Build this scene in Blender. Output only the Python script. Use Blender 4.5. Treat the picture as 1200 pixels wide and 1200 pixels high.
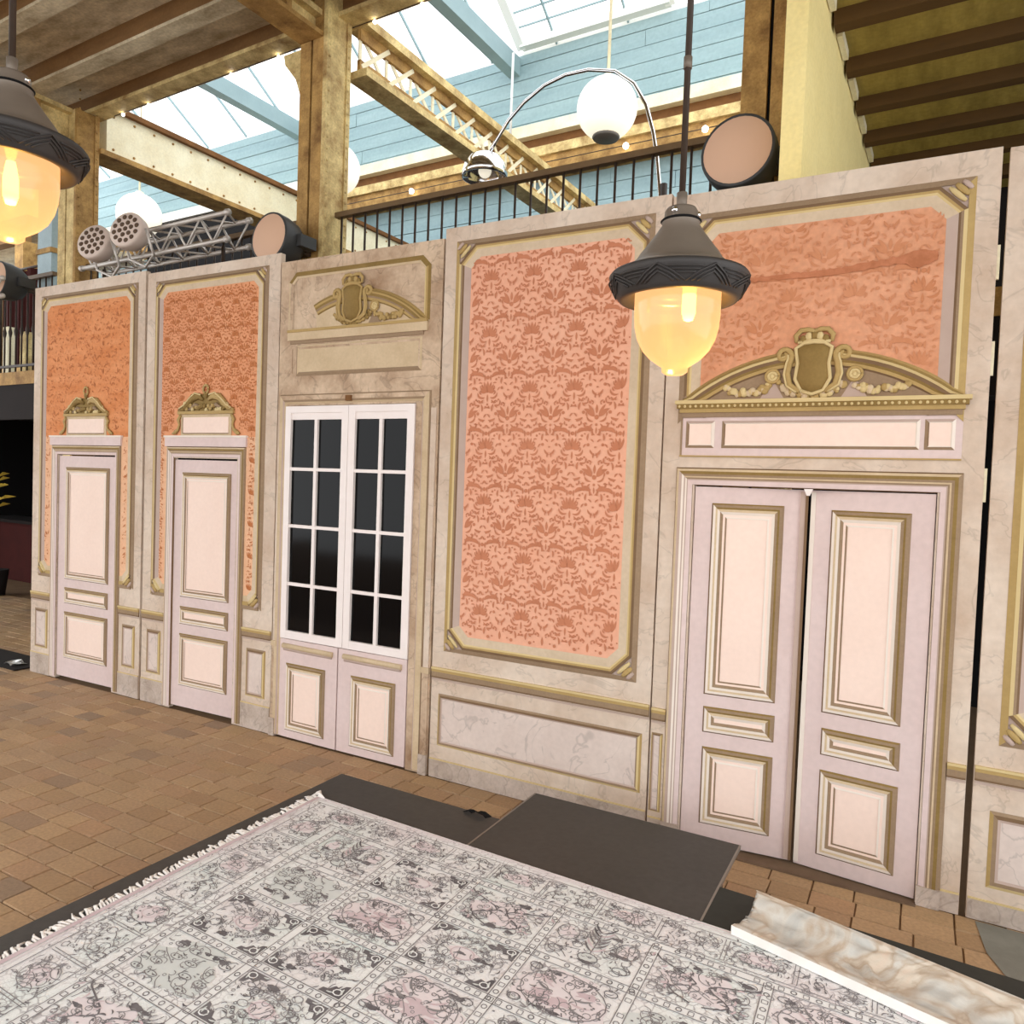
import bpy, bmesh, math, random
from mathutils import Vector, Matrix
random.seed(7)
S = bpy.context.scene
for o in list(bpy.data.objects): bpy.data.objects.remove(o)
COL = S.collection
pi = math.pi
def lin(c):
    return tuple(((v/255)/12.92 if v/255 <= .04045 else ((v/255+.055)/1.055)**2.4) for v in c)

# ------------------------------------------------------------------ camera, world, exposure
F_PX, YAW, PITCH, ROLL = 878.76, -0.49701, -0.03604, 0.03656
def cam_axes():
    fw = Vector((math.sin(YAW)*math.cos(PITCH), math.cos(YAW)*math.cos(PITCH), math.sin(PITCH)))
    ri = Vector((math.cos(YAW), -math.sin(YAW), 0)); up = ri.cross(fw)
    c, s = math.cos(ROLL), math.sin(ROLL)
    return c*ri+s*up, -s*ri+c*up, fw
r_, u_, f_ = cam_axes()
cam = bpy.data.cameras.new('camera'); camo = bpy.data.objects.new('camera', cam); COL.objects.link(camo)
camo.matrix_world = Matrix(((r_.x, u_.x, -f_.x, 0), (r_.y, u_.y, -f_.y, 0), (r_.z, u_.z, -f_.z, 2.0), (0, 0, 0, 1)))
cam.sensor_width = 36; cam.sensor_fit = 'HORIZONTAL'; cam.lens = 36*F_PX/1200; cam.clip_end = 200
S.camera = camo
w = bpy.data.worlds.new('overcast_sky'); S.world = w; w.use_nodes = True
bg = w.node_tree.nodes['Background']; bg.inputs[0].default_value = (0.955, 0.98, 1.0, 1); bg.inputs[1].default_value = 1.75
S.view_settings.view_transform = 'Standard'; S.view_settings.look = 'None'
S.view_settings.gamma = 1; S.view_settings.use_curve_mapping = False
S.view_settings.exposure = 0.58

# ------------------------------------------------------------------ materials
MATS = {}
def mat(name, rgb, rough=.7, var=.0, vscale=3., rgb2=None, bump=0., bscale=40., metal=0., spec=.3, detail=6., streak=None, emit=0., fine=0., vein=0.):
    """procedural material: base colour, blotches towards rgb2, fine grain, bump"""
    if name in MATS: return MATS[name]
    m = bpy.data.materials.new(name); m.use_nodes = True; nt = m.node_tree; N = nt.nodes; L = nt.links
    b = N['Principled BSDF']; b.inputs['Roughness'].default_value = rough; b.inputs['Metallic'].default_value = metal
    b.inputs['Specular IOR Level'].default_value = spec
    c1 = (*lin(rgb), 1); b.inputs['Base Color'].default_value = c1
    tc = N.new('ShaderNodeTexCoord'); out = None
    if var or streak or fine:
        mp = N.new('ShaderNodeMapping'); L.new(tc.outputs['Object'], mp.inputs[0])
        if streak: mp.inputs['Scale'].default_value = streak
        n = N.new('ShaderNodeTexNoise'); n.inputs['Scale'].default_value = vscale; n.inputs['Detail'].default_value = detail
        n.inputs['Roughness'].default_value = .65
        L.new(mp.outputs[0], n.inputs[0])
        rp = N.new('ShaderNodeMapRange'); rp.inputs[1].default_value = .38; rp.inputs[2].default_value = .72
        rp.inputs[4].default_value = max(var, .001); L.new(n.outputs[0], rp.inputs[0])
        mx = N.new('ShaderNodeMix'); mx.data_type = 'RGBA'
        L.new(rp.outputs[0], mx.inputs[0]); mx.inputs[6].default_value = c1
        mx.inputs[7].default_value = (*lin(rgb2 or tuple(v*.6 for v in rgb)), 1)
        out = mx.outputs[2]
        if fine:
            n2 = N.new('ShaderNodeTexNoise'); n2.inputs['Scale'].default_value = vscale*14; n2.inputs['Detail'].default_value = 4
            L.new(tc.outputs['Object'], n2.inputs[0])
            r2 = N.new('ShaderNodeMapRange'); r2.inputs[1].default_value = .3; r2.inputs[2].default_value = .7
            r2.inputs[3].default_value = 1-fine; r2.inputs[4].default_value = 1+fine*.5; L.new(n2.outputs[0], r2.inputs[0])
            m2 = N.new('ShaderNodeMix'); m2.data_type = 'RGBA'; m2.blend_type = 'MULTIPLY'; m2.inputs[0].default_value = 1
            L.new(out, m2.inputs[6]); L.new(r2.outputs[0], m2.inputs[7]); out = m2.outputs[2]
        if vein:
            n4 = N.new('ShaderNodeTexNoise'); n4.inputs['Scale'].default_value = 2.6; n4.inputs['Detail'].default_value = 4; n4.inputs['Distortion'].default_value = 1.8
            L.new(tc.outputs['Object'], n4.inputs[0])
            sb = N.new('ShaderNodeMath'); sb.operation = 'SUBTRACT'; sb.inputs[1].default_value = .5; L.new(n4.outputs[0], sb.inputs[0])
            ab = N.new('ShaderNodeMath'); ab.operation = 'ABSOLUTE'; L.new(sb.outputs[0], ab.inputs[0])
            r4 = N.new('ShaderNodeMapRange'); r4.inputs[1].default_value = .002; r4.inputs[2].default_value = .016; r4.inputs[3].default_value = 1-vein; r4.inputs[4].default_value = 1; L.new(ab.outputs[0], r4.inputs[0])
            m4 = N.new('ShaderNodeMix'); m4.data_type = 'RGBA'; m4.blend_type = 'MULTIPLY'; m4.inputs[0].default_value = 1
            L.new(out, m4.inputs[6]); L.new(r4.outputs[0], m4.inputs[7]); out = m4.outputs[2]
        L.new(out, b.inputs['Base Color'])
    if bump:
        n3 = N.new('ShaderNodeTexNoise'); n3.inputs['Scale'].default_value = bscale; n3.inputs['Detail'].default_value = 5
        L.new(tc.outputs['Object'], n3.inputs[0])
        bp = N.new('ShaderNodeBump'); bp.inputs['Strength'].default_value = bump; bp.inputs['Distance'].default_value = .01
        L.new(n3.outputs[0], bp.inputs['Height']); L.new(bp.outputs[0], b.inputs['Normal'])
    if emit:
        b.inputs['Emission Color'].default_value = c1; b.inputs['Emission Strength'].default_value = emit
    MATS[name] = m; return m
def M(n): return MATS[n]

# painted canvas colours of the flats
mat('cream', (216, 199, 182), .8, .8, 1.8, (180, 152, 128), bump=.12, fine=.07, vein=.16)
mat('cream_worn', (208, 184, 158), .85, 1., 2.6, (148, 116, 88), bump=.15, fine=.1, vein=.25)
mat('lavender', (218, 198, 194), .75, .4, 2.0, (198, 172, 166), bump=.08, fine=.05)
mat('peach', (241, 217, 203), .75, .3, 2.5, (226, 196, 180), fine=.03)
mat('sand', (206, 184, 152), .8, .5, 4, (172, 146, 110), fine=.06)
mat('margin', (208, 188, 162), .8, .6, 3, (180, 156, 126), fine=.06)
mat('lilac', (186, 164, 152), .8, .3, 4, (158, 134, 120))
mat('brown', (152, 128, 102), .8, .4, 5, (124, 100, 76), fine=.08)
mat('dark_brown', (122, 96, 70), .8, .4, 5, (90, 66, 46))
mat('olive', (142, 116, 66), .8, .5, 5, (112, 88, 44), fine=.08)
mat('gold', (178, 150, 96), .7, .4, 5, (150, 122, 70), fine=.06)
mat('light_gold', (208, 186, 136), .7, .3, 5, (182, 158, 106))
mat('ivory', (230, 218, 206), .7, .25, 4, (208, 194, 180))
mat('marble', (216, 200, 190), .8, .6, 2.4, (192, 172, 162), fine=.05, vein=.2)
mat('skirt_grey', (200, 184, 172), .85, .8, 4, (156, 138, 122), bump=.15, fine=.1, vein=.2)
mat('paper_salmon', (230, 174, 146), .8, .55, 2.2, (224, 156, 124), fine=.05)
mat('paper_orange', (220, 148, 98), .8, .9, 2.2, (200, 116, 58), fine=.1, streak=(.7, 1, 3.))
mat('paper_pale', (230, 184, 148), .8, .6, 3, (220, 158, 116), fine=.08)
mat('paper_rust', (222, 156, 114), .8, .5, 2.2, (208, 132, 86), fine=.06)
mat('paper_faded', (218, 158, 124), .8, .7, 2.4, (200, 134, 94), fine=.12, streak=(1, 1, 2.))
mat('print_crisp', (188, 120, 88), .8, .45, 1.6, (206, 138, 106))
mat('print_rust', (182, 110, 64), .8, .4, 2, (200, 130, 84))
mat('print_faded', (192, 126, 88), .8, .8, 3, (212, 150, 114))
mat('white_paint', (238, 228, 224), .5, .25, 5, (214, 200, 192))
mat('dark_void', (10, 8, 8), .9)
mat('flat_edge', (120, 98, 78), .9, .5, 6, (80, 62, 48))
mat('glass_dark', (9, 8, 9), .08, spec=.16)
# building
mat('iron_yellow', (232, 208, 146), .65, .95, 4.5, (140, 100, 50), bump=.2, fine=.2)
mat('iron_ochre', (190, 150, 88), .7, .9, 5, (104, 68, 34), bump=.25, fine=.2)
mat('iron_cream', (244, 236, 206), .6, .45, 3, (206, 182, 128), bump=.1, fine=.08)
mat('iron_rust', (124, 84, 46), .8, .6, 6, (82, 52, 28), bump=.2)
mat('soffit', (226, 212, 180), .9, 1., 2.6, (150, 130, 98), bump=.3, bscale=14, fine=.18, streak=(.6, 1.8, 1))
mat('joist_brown', (138, 102, 62), .8, .5, 3, (96, 66, 38), streak=(.5, 3, 3), fine=.1)
mat('blue_board', (150, 174, 178), .7, .7, 1.2, (120, 146, 154), streak=(.25, 1, 2.5), fine=.08)
mat('blue_beam', (150, 172, 176), .6, .4, 2, (122, 144, 150))
mat('blue_post', (166, 186, 192), .5, .5, 3, (128, 148, 154), fine=.06)
mat('cream_wall', (252, 232, 164), .85, .4, 3, (236, 212, 136), bump=.12, fine=.06)
mat('olive_soffit', (176, 154, 80), .85, .7, 2.2, (124, 106, 50), streak=(3.5, .6, 1), fine=.14)
mat('dark_joist', (90, 64, 30), .8, .5, 3, (60, 42, 20), streak=(.5, 3, 3))
mat('white_frame', (236, 236, 232), .5)
mat('iron_black', (58, 46, 38), .5, .3, 8, (86, 66, 48))
mat('handrail_wood', (112, 88, 58), .5, .5, 6, (78, 58, 38))
mat('gallery_dark', (34, 27, 25), .9, .5, 2, (20, 15, 14))
mat('black_cloth_and_gloom', (16, 13, 13), .95)  # cloth behind the window, also painted-in darkness elsewhere
mat('chrome', (226, 226, 228), .12, metal=1.)
mat('alu', (206, 198, 190), .4, .3, 10, (160, 150, 142), metal=.45)
mat('speaker_tan', (216, 176, 148), .7, .15, 8, (206, 166, 138))
mat('speaker_body', (66, 66, 66), .5, .3, 6, (48, 48, 48))
mat('par_white', (214, 196, 184), .6, .2, 8, (196, 176, 162))
mat('par_hole', (92, 72, 56), .8)
mat('globe_cap', (110, 104, 98), .6)
# ground
mat('mortar', (122, 96, 70), .95, .5, 4, (96, 74, 54), bump=.3)
mat('deck_black', (68, 65, 62), .5, .35, 2.2, (82, 78, 74), bump=.06, fine=.12)
mat('deck_green', (46, 48, 44), .6, .35, 2.2, (60, 60, 56), fine=.12)
mat('deck_trim', (146, 140, 132), .4, metal=.6)
mat('rug_ink', (124, 120, 122), .95, .65, 9, (178, 174, 175))
mat('rug_dark', (100, 96, 99), .95, .65, 8, (150, 146, 148))
mat('rug_pink', (230, 220, 223), .95, .6, 6, (238, 234, 235))
mat('rug_rose', (206, 186, 191), .95, .6, 7, (226, 214, 217))
mat('rug_pale', (240, 241, 241), .95, .4, 7, (224, 224, 224))
mat('rug_grey', (212, 217, 215), .95, .5, 7, (228, 231, 230))
mat('fringe_white', (240, 234, 228), .95, .3, 20, (218, 208, 200))
mat('plaster_white', (244, 240, 234), .7, .3, 6, (222, 212, 200))
mat('lamp_cap', (124, 112, 100), .5, .4, 4, (100, 90, 80), metal=.25, bump=.05)
mat('lamp_brim', (64, 60, 58), .5, .3, 5, (48, 44, 42), metal=.2)
mat('curtain_red', (66, 22, 18), .9, .4, 5, (40, 12, 10))
mat('leaf_yellow', (206, 176, 70), .7, .3, 8, (150, 130, 50))
mat('foil', (214, 214, 212), .3, metal=.6)
mat('concrete_grey', (134, 132, 122), .9, .6, 5, (108, 104, 94), bump=.2)

def emat(name, rgb, s):
    m = mat(name, rgb); b = m.node_tree.nodes['Principled BSDF']
    b.inputs['Emission Color'].default_value = (*lin(rgb), 1); b.inputs['Emission Strength'].default_value = s
    return m
emat('bulb_glow', (255, 214, 120), 14.)
emat('led_bulb', (255, 250, 235), 9.)
def amber():
    m = bpy.data.materials.new('amber_glass'); m.use_nodes = True; N = m.node_tree.nodes; L = m.node_tree.links
    b = N['Principled BSDF']; b.inputs['Base Color'].default_value = (.05, .035, .015, 1); b.inputs['Roughness'].default_value = .18
    b.inputs['Emission Color'].default_value = (1.0, .55, .27, 1); b.inputs['Emission Strength'].default_value = .72
    t = N.new('ShaderNodeBsdfTransparent'); t.inputs[0].default_value = (*lin((255, 214, 140)), 1)
    mx = N.new('ShaderNodeMixShader'); mx.inputs[0].default_value = .72
    L.new(t.outputs[0], mx.inputs[1]); L.new(b.outputs[0], mx.inputs[2]); L.new(mx.outputs[0], N['Material Output'].inputs[0])
    MATS['amber'] = m
amber()
def opal():
    m = bpy.data.materials.new('opal_glass'); m.use_nodes = True; b = m.node_tree.nodes['Principled BSDF']
    b.inputs['Base Color'].default_value = (*lin((252, 244, 224)), 1); b.inputs['Roughness'].default_value = .15
    b.inputs['Emission Color'].default_value = (1, .93, .76, 1); b.inputs['Emission Strength'].default_value = .45
    MATS['opal'] = m
opal()
def pane_mat():
    m = bpy.data.materials.new('sky_glass'); m.use_nodes = True; N = m.node_tree.nodes; L = m.node_tree.links
    b = N['Principled BSDF']; b.inputs['Base Color'].default_value = (.9, .93, .95, 1); b.inputs['Roughness'].default_value = .05
    t = N.new('ShaderNodeBsdfTransparent'); t.inputs[0].default_value = (.97, .985, 1, 1)
    mx = N.new('ShaderNodeMixShader'); mx.inputs[0].default_value = .1
    L.new(t.outputs[0], mx.inputs[1]); L.new(b.outputs[0], mx.inputs[2]); L.new(mx.outputs[0], N['Material Output'].inputs[0])
    MATS['sky_glass'] = m
pane_mat()
def brick_mat():
    m = bpy.data.materials.new('clay_paver'); m.use_nodes = True; N = m.node_tree.nodes; L = m.node_tree.links
    b = N['Principled BSDF']; b.inputs['Roughness'].default_value = .62; b.inputs['Specular IOR Level'].default_value = .35
    oi = N.new('ShaderNodeObjectInfo'); ge = N.new('ShaderNodeNewGeometry')
    ad = N.new('ShaderNodeMath'); ad.operation = 'ADD'; L.new(oi.outputs['Random'], ad.inputs[0]); L.new(ge.outputs['Random Per Island'], ad.inputs[1])
    fr = N.new('ShaderNodeMath'); fr.operation = 'FRACT'; L.new(ad.outputs[0], fr.inputs[0])
    cr = N.new('ShaderNodeValToRGB'); e = cr.color_ramp.elements
    cols = [(0, (166, 132, 96)), (.25, (178, 146, 108)), (.5, (186, 152, 114)), (.7, (174, 142, 108)), (.85, (180, 142, 106)), (1, (146, 122, 98))]
    e[0].position = 0; e[0].color = (*lin(cols[0][1]), 1); e[1].position = 1; e[1].color = (*lin(cols[-1][1]), 1)
    for p, c in cols[1:-1]: k = e.new(p); k.color = (*lin(c), 1)
    L.new(fr.outputs[0], cr.inputs[0])
    n = N.new('ShaderNodeTexNoise'); n.inputs['Scale'].default_value = 1.3; n.inputs['Detail'].default_value = 8; L.new(ge.outputs['Position'], n.inputs[0])
    rp = N.new('ShaderNodeMapRange'); rp.inputs[1].default_value = .4; rp.inputs[2].default_value = .7; rp.inputs[4].default_value = .6; L.new(n.outputs[0], rp.inputs[0])
    mx = N.new('ShaderNodeMix'); mx.data_type = 'RGBA'; L.new(rp.outputs[0], mx.inputs[0]); L.new(cr.outputs[0], mx.inputs[6]); mx.inputs[7].default_value = (*lin((156, 130, 104)), 1)
    n2 = N.new('ShaderNodeTexNoise'); n2.inputs['Scale'].default_value = 60; n2.inputs['Detail'].default_value = 5; L.new(ge.outputs['Position'], n2.inputs[0])
    r2 = N.new('ShaderNodeMapRange'); r2.inputs[1].default_value = .3; r2.inputs[2].default_value = .7; r2.inputs[3].default_value = .84; r2.inputs[4].default_value = 1.1; L.new(n2.outputs[0], r2.inputs[0])
    m2 = N.new('ShaderNodeMix'); m2.data_type = 'RGBA'; m2.blend_type = 'MULTIPLY'; m2.inputs[0].default_value = 1
    L.new(mx.outputs[2], m2.inputs[6]); L.new(r2.outputs[0], m2.inputs[7]); L.new(m2.outputs[2], b.inputs['Base Color'])
    bp = N.new('ShaderNodeBump'); bp.inputs['Strength'].default_value = .25; bp.inputs['Distance'].default_value = .006
    L.new(n2.outputs[0], bp.inputs['Height']); L.new(bp.outputs[0], b.inputs['Normal'])
    MATS['paver'] = m
brick_mat()
def rug_mat():
    m = bpy.data.materials.new('rug_pile'); m.use_nodes = True; N = m.node_tree.nodes; L = m.node_tree.links
    b = N['Principled BSDF']; b.inputs['Roughness'].default_value = .95; b.inputs['Specular IOR Level'].default_value = .1
    tc = N.new('ShaderNodeTexCoord')
    n = N.new('ShaderNodeTexNoise'); n.inputs['Scale'].default_value = 3.2; n.inputs['Detail'].default_value = 6; L.new(tc.outputs['Object'], n.inputs[0])
    cr = N.new('ShaderNodeValToRGB'); e = cr.color_ramp.elements
    e[0].position = .32; e[0].color = (*lin((232, 226, 228)), 1); e[1].position = .68; e[1].color = (*lin((228, 236, 234)), 1)
    k = e.new(.5); k.color = (*lin((240, 241, 241)), 1); L.new(n.outputs[0], cr.inputs[0])
    dn = N.new('ShaderNodeTexNoise'); dn.inputs['Scale'].default_value = 16; dn.inputs['Detail'].default_value = 3; L.new(tc.outputs['Object'], dn.inputs[0])
    va = N.new('ShaderNodeVectorMath'); va.operation = 'MULTIPLY_ADD'; va.inputs[1].default_value = (.06, .06, 0)
    L.new(dn.outputs['Color'], va.inputs[0]); L.new(tc.outputs['Object'], va.inputs[2])
    v = N.new('ShaderNodeTexVoronoi'); v.feature = 'DISTANCE_TO_EDGE'; v.inputs['Scale'].default_value = 34; L.new(va.outputs[0], v.inputs[0])
    rp = N.new('ShaderNodeMapRange'); rp.inputs[1].default_value = .03; rp.inputs[2].default_value = .10; rp.inputs[3].default_value = 1; rp.inputs[4].default_value = 0; L.new(v.outputs['Distance'], rp.inputs[0])
    wn = N.new('ShaderNodeTexNoise'); wn.inputs['Scale'].default_value = 9; wn.inputs['Detail'].default_value = 5; L.new(tc.outputs['Object'], wn.inputs[0])
    rw = N.new('ShaderNodeMapRange'); rw.inputs[1].default_value = .42; rw.inputs[2].default_value = .62; rw.inputs[4].default_value = .7; L.new(wn.outputs[0], rw.inputs[0])
    mu = N.new('ShaderNodeMath'); mu.operation = 'MULTIPLY'; L.new(rp.outputs[0], mu.inputs[0]); L.new(rw.outputs[0], mu.inputs[1])
    mx = N.new('ShaderNodeMix'); mx.data_type = 'RGBA'; L.new(mu.outputs[0], mx.inputs[0]); L.new(cr.outputs[0], mx.inputs[6]); mx.inputs[7].default_value = (*lin((132, 124, 128)), 1)
    L.new(mx.outputs[2], b.inputs['Base Color'])
    n3 = N.new('ShaderNodeTexNoise'); n3.inputs['Scale'].default_value = 220; L.new(tc.outputs['Object'], n3.inputs[0])
    bp = N.new('ShaderNodeBump'); bp.inputs['Strength'].default_value = .5; bp.inputs['Distance'].default_value = .004; L.new(n3.outputs[0], bp.inputs['Height']); L.new(bp.outputs[0], b.inputs['Normal'])
    MATS['rug'] = m
rug_mat()
def plaster_mat():
    m = bpy.data.materials.new('marbled_plaster'); m.use_nodes = True; N = m.node_tree.nodes; L = m.node_tree.links
    b = N['Principled BSDF']; b.inputs['Roughness'].default_value = .55
    tc = N.new('ShaderNodeTexCoord')
    n = N.new('ShaderNodeTexNoise'); n.inputs['Scale'].default_value = 4.5; n.inputs['Detail'].default_value = 8; n.inputs['Distortion'].default_value = 1.6; L.new(tc.outputs['Object'], n.inputs[0])
    cr = N.new('ShaderNodeValToRGB'); e = cr.color_ramp.elements
    e[0].position = .3; e[0].color = (*lin((150, 138, 124)), 1); e[1].position = .72; e[1].color = (*lin((214, 196, 178)), 1)
    for p, c in ((.42, (184, 182, 176)), (.5, (200, 194, 184)), (.58, (182, 164, 144)), (.64, (208, 196, 180))): k = e.new(p); k.color = (*lin(c), 1)
    L.new(n.outputs[0], cr.inputs[0]); L.new(cr.outputs[0], b.inputs['Base Color'])
    n3 = N.new('ShaderNodeTexNoise'); n3.inputs['Scale'].default_value = 30; n3.inputs['Detail'].default_value = 6; L.new(tc.outputs['Object'], n3.inputs[0])
    bp = N.new('ShaderNodeBump'); bp.inputs['Strength'].default_value = .3; bp.inputs['Distance'].default_value = .01; L.new(n3.outputs[0], bp.inputs['Height']); L.new(bp.outputs[0], b.inputs['Normal'])
    MATS['marbled'] = m
plaster_mat()

# ------------------------------------------------------------------ mesh builder
class MB:
    def __init__(s, org=(0, 0, 0), xf=None):
        s.v = []; s.f = []; s.mi = []; s.ms = []; s.o = Vector(org); s.xf = xf; s.sm = []
    def _m(s, m):
        if m not in s.ms: s.ms.append(m)
        return s.ms.index(m)
    def P(s, p):
        p = Vector(p)
        if s.xf: p = s.xf(p)
        s.v.append(p - s.o); return len(s.v)-1
    def face(s, pts, m, sm=False):
        s.f.append([s.P(p) for p in pts]); s.mi.append(s._m(m)); s.sm.append(sm)
    def idx(s, ids, m, sm=False):
        s.f.append(list(ids)); s.mi.append(s._m(m)); s.sm.append(sm)
    def box(s, x0, x1, y0, y1, z0, z1, m):
        i = [s.P(p) for p in ((x0,y0,z0),(x1,y0,z0),(x1,y1,z0),(x0,y1,z0),(x0,y0,z1),(x1,y0,z1),(x1,y1,z1),(x0,y1,z1))]
        for q in ((0,3,2,1),(4,5,6,7),(0,1,5,4),(1,2,6,5),(2,3,7,6),(3,0,4,7)): s.idx([i[k] for k in q], m)
    def bar(s, a, b, w, h, m, up=(0, 0, 1)):
        """square bar from a to b, w sideways, h along up"""
        a, b = Vector(a), Vector(b); d = (b-a).normalized(); sd = d.cross(Vector(up))
        if sd.length < 1e-4: sd = Vector((1, 0, 0))
        sd.normalize(); uu = sd.cross(d)
        i = []
        for p in (a, b):
            for sx, sz in ((-1,-1),(1,-1),(1,1),(-1,1)): i.append(s.P(p+sd*(sx*w/2)+uu*(sz*h/2)))
        for q in ((0,1,2,3),(7,6,5,4),(0,4,5,1),(1,5,6,2),(2,6,7,3),(3,7,4,0)): s.idx([i[k] for k in q], m)
    def tube(s, pts, r, m, n=8, flat=None, cap=True):
        """round tube; r number or list; flat=(dir, factor) squashes along dir"""
        pts = [Vector(p) for p in pts]; R = r if isinstance(r, (list, tuple)) else [r]*len(pts); rings = []
        ref = None
        for i, p in enumerate(pts):
            d = (pts[min(i+1, len(pts)-1)]-pts[max(i-1, 0)]).normalized()
            if flat:
                b = Vector(flat[0]); a = d.cross(b).normalized(); kb = flat[1]
            else:
                if ref is None: ref = Vector((0, 0, 1)) if abs(d.z) < .9 else Vector((1, 0, 0))
                a = d.cross(ref).normalized(); b = a.cross(d); ref = b; kb = 1
            rings.append([s.P(p+a*(R[i]*math.cos(2*pi*k/n))+b*(kb*R[i]*math.sin(2*pi*k/n))) for k in range(n)])
        for i in range(len(rings)-1):
            for k in range(n): s.idx((rings[i][k], rings[i][(k+1) % n], rings[i+1][(k+1) % n], rings[i+1][k]), m, True)
        if cap: s.idx(rings[0][::-1], m); s.idx(rings[-1], m)
    def lathe(s, prof, c, m, n=32, axis=None, ms=None):
        """prof [(r, h)...] about an axis through c (default +z)"""
        ax = Vector(axis or (0, 0, 1)).normalized(); t = Vector((1, 0, 0)) if abs(ax.x) < .9 else Vector((0, 1, 0))
        a = ax.cross(t).normalized(); b = ax.cross(a); c = Vector(c); rings = []
        for r, h in prof: rings.append([s.P(c+ax*h+a*(r*math.cos(2*pi*k/n))+b*(r*math.sin(2*pi*k/n))) for k in range(n)])
        for i in range(len(rings)-1):
            for k in range(n): s.idx((rings[i][k], rings[i][(k+1) % n], rings[i+1][(k+1) % n], rings[i+1][k]), ms[i] if ms else m, True)
        if prof[0][0] > 1e-4: s.idx(rings[0][::-1], m)
        if prof[-1][0] > 1e-4: s.idx(rings[-1], m)
    def ball(s, c, r, m, n=10, k=6, sq=(1, 1, 1)):
        c = Vector(c); rings = []
        for i in range(k+1):
            t = pi*i/k
            rings.append([s.P(c+Vector((r*math.sin(t)*math.cos(2*pi*j/n)*sq[0], r*math.sin(t)*math.sin(2*pi*j/n)*sq[1], r*math.cos(t)*sq[2]))) for j in range(n)])
        for i in range(k):
            for j in range(n): s.idx((rings[i][j], rings[i+1][j], rings[i+1][(j+1) % n], rings[i][(j+1) % n]), m, True)
    def mesh(s, name):
        me = bpy.data.meshes.new(name); me.from_pydata([tuple(v) for v in s.v], [], s.f)
        for n in s.ms: me.materials.append(MATS[n])
        me.polygons.foreach_set('material_index', s.mi); me.polygons.foreach_set('use_smooth', s.sm)
        me.update(); return me
    def build(s, name, parent=None, loc=None, rot=None, fix=True):
        me = s.mesh(name)
        if fix:
            bm = bmesh.new(); bm.from_mesh(me); bmesh.ops.remove_doubles(bm, verts=bm.verts, dist=1e-5)
            bmesh.ops.recalc_face_normals(bm, faces=bm.faces); bm.to_mesh(me); bm.free()
        o = bpy.data.objects.new(name, me); COL.objects.link(o)
        if parent: o.parent = parent
        o.location = loc if loc is not None else ((0, 0, 0) if parent and parent.parent else (s.o-parent.location if parent else s.o))
        if rot: o.rotation_euler = rot
        return o
def tag(o, label=None, cat=None, group=None, kind=None):
    if label: o['label'] = label
    if cat: o['category'] = cat
    if group: o['group'] = group
    if kind: o['kind'] = kind
    return o
def thing(name, label, cat, loc, group=None):
    o = bpy.data.objects.new(name, None); COL.objects.link(o); o.location = loc; o.empty_display_size = .1
    return tag(o, label, cat, group)

# building frame is turned 2.1 degrees against the flats
BY = -0.03666; CB, SB = math.cos(BY), math.sin(BY)
def bx(p): p = Vector(p); return Vector((CB*p.x-SB*p.y, SB*p.x+CB*p.y, p.z))
def BMB(org=(0, 0, 0)): return MB(bx(org), bx)
def bthing(name, label, cat, loc, group=None): return thing(name, label, cat, bx(loc), group)

# ================================================================== FLOOR
YW = 4.19                                    # front face of the scenery flats
fl = MB(); fl.box(-17, 5, -9, 12, -.2, -.008, 'mortar')
floor = tag(fl.build('floor'), kind='structure')
def paver_mesh(L, W, seed):
    rnd = random.Random(seed); m = MB(); h = .0; c = .004; g = .0016
    x0, x1, y0, y1 = -L/2+g, L/2-g, -W/2+g, W/2-g
    j = lambda: rnd.uniform(-.0018, .0018)
    t = [m.P((x, y, h+j())) for x, y in ((x0+c, y0+c), (x1-c, y0+c), (x1-c, y1-c), (x0+c, y1-c))]
    b = [m.P((x+j(), y+j(), h-.014)) for x, y in ((x0, y0), (x1, y0), (x1, y1), (x0, y1))]
    m.idx(t, 'paver')
    for k in range(4): m.idx((t[k], b[k], b[(k+1) % 4], t[(k+1) % 4]), 'paver')
    return m
ROW = .144
LENS = [.165, .195, .21, .225, .26]
variants = {(k, q): paver_mesh(LENS[k], ROW, 10*k+q) for k in range(5) for q in range(3)}
vmesh = {k: v.mesh('paver') for k, v in variants.items()}
deck_poly = lambda x, y: (x > -2.78 and y < 3.25 and x < -.7) or (x > -.75 and y < 3.12) or (-1.72 < x < -.74 and y < 3.62)
near, far = [], []
rnd = random.Random(3)
nrow = int((6.6-.3)/ROW)
for i in range(nrow):
    y = .3+ROW*(i+.5); x = -13+rnd.uniform(0, .2)
    while x < 1.6:
        k = rnd.choices(range(5), (1, 3, 5, 3, 1))[0]; L = LENS[k]; cx = x+L/2; x += L
        if deck_poly(cx, y): continue
        if cx > 1.0 and y > 4.4: continue
        dpt = -cx*math.sin(-YAW)+y*math.cos(YAW)
        lat = cx*math.cos(YAW)+y*math.sin(-YAW)
        vis = dpt > .4 and abs(lat/dpt) < .72 and y < YW-.02 or (cx < -7.7 and abs(lat/dpt) < .72)
        if y > YW and cx > -7.5: continue
        (near if vis else far).append((cx, y, k, rnd.randrange(3), dpt))
near.sort(key=lambda t: t[4])
for t in near[300:]: far.append(t)
for cx, y, k, q, d in near[:300]:
    o = bpy.data.objects.new('paver', vmesh[(k, q)]); COL.objects.link(o); o.parent = floor
    o.location = (cx, y, rnd.uniform(-.002, .002)); o.rotation_euler = (0, 0, rnd.uniform(-.006, .006))
fb = MB()
for cx, y, k, q, d in far:
    src = variants[(k, q)]; n0 = len(fb.v); dz = rnd.uniform(-.002, .002)
    for v in src.v: fb.v.append(v+Vector((cx, y, dz)))
    for f, mi in zip(src.f, src.mi): fb.f.append([n0+a for a in f]); fb.mi.append(fb._m('paver')); fb.sm.append(False)
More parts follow.
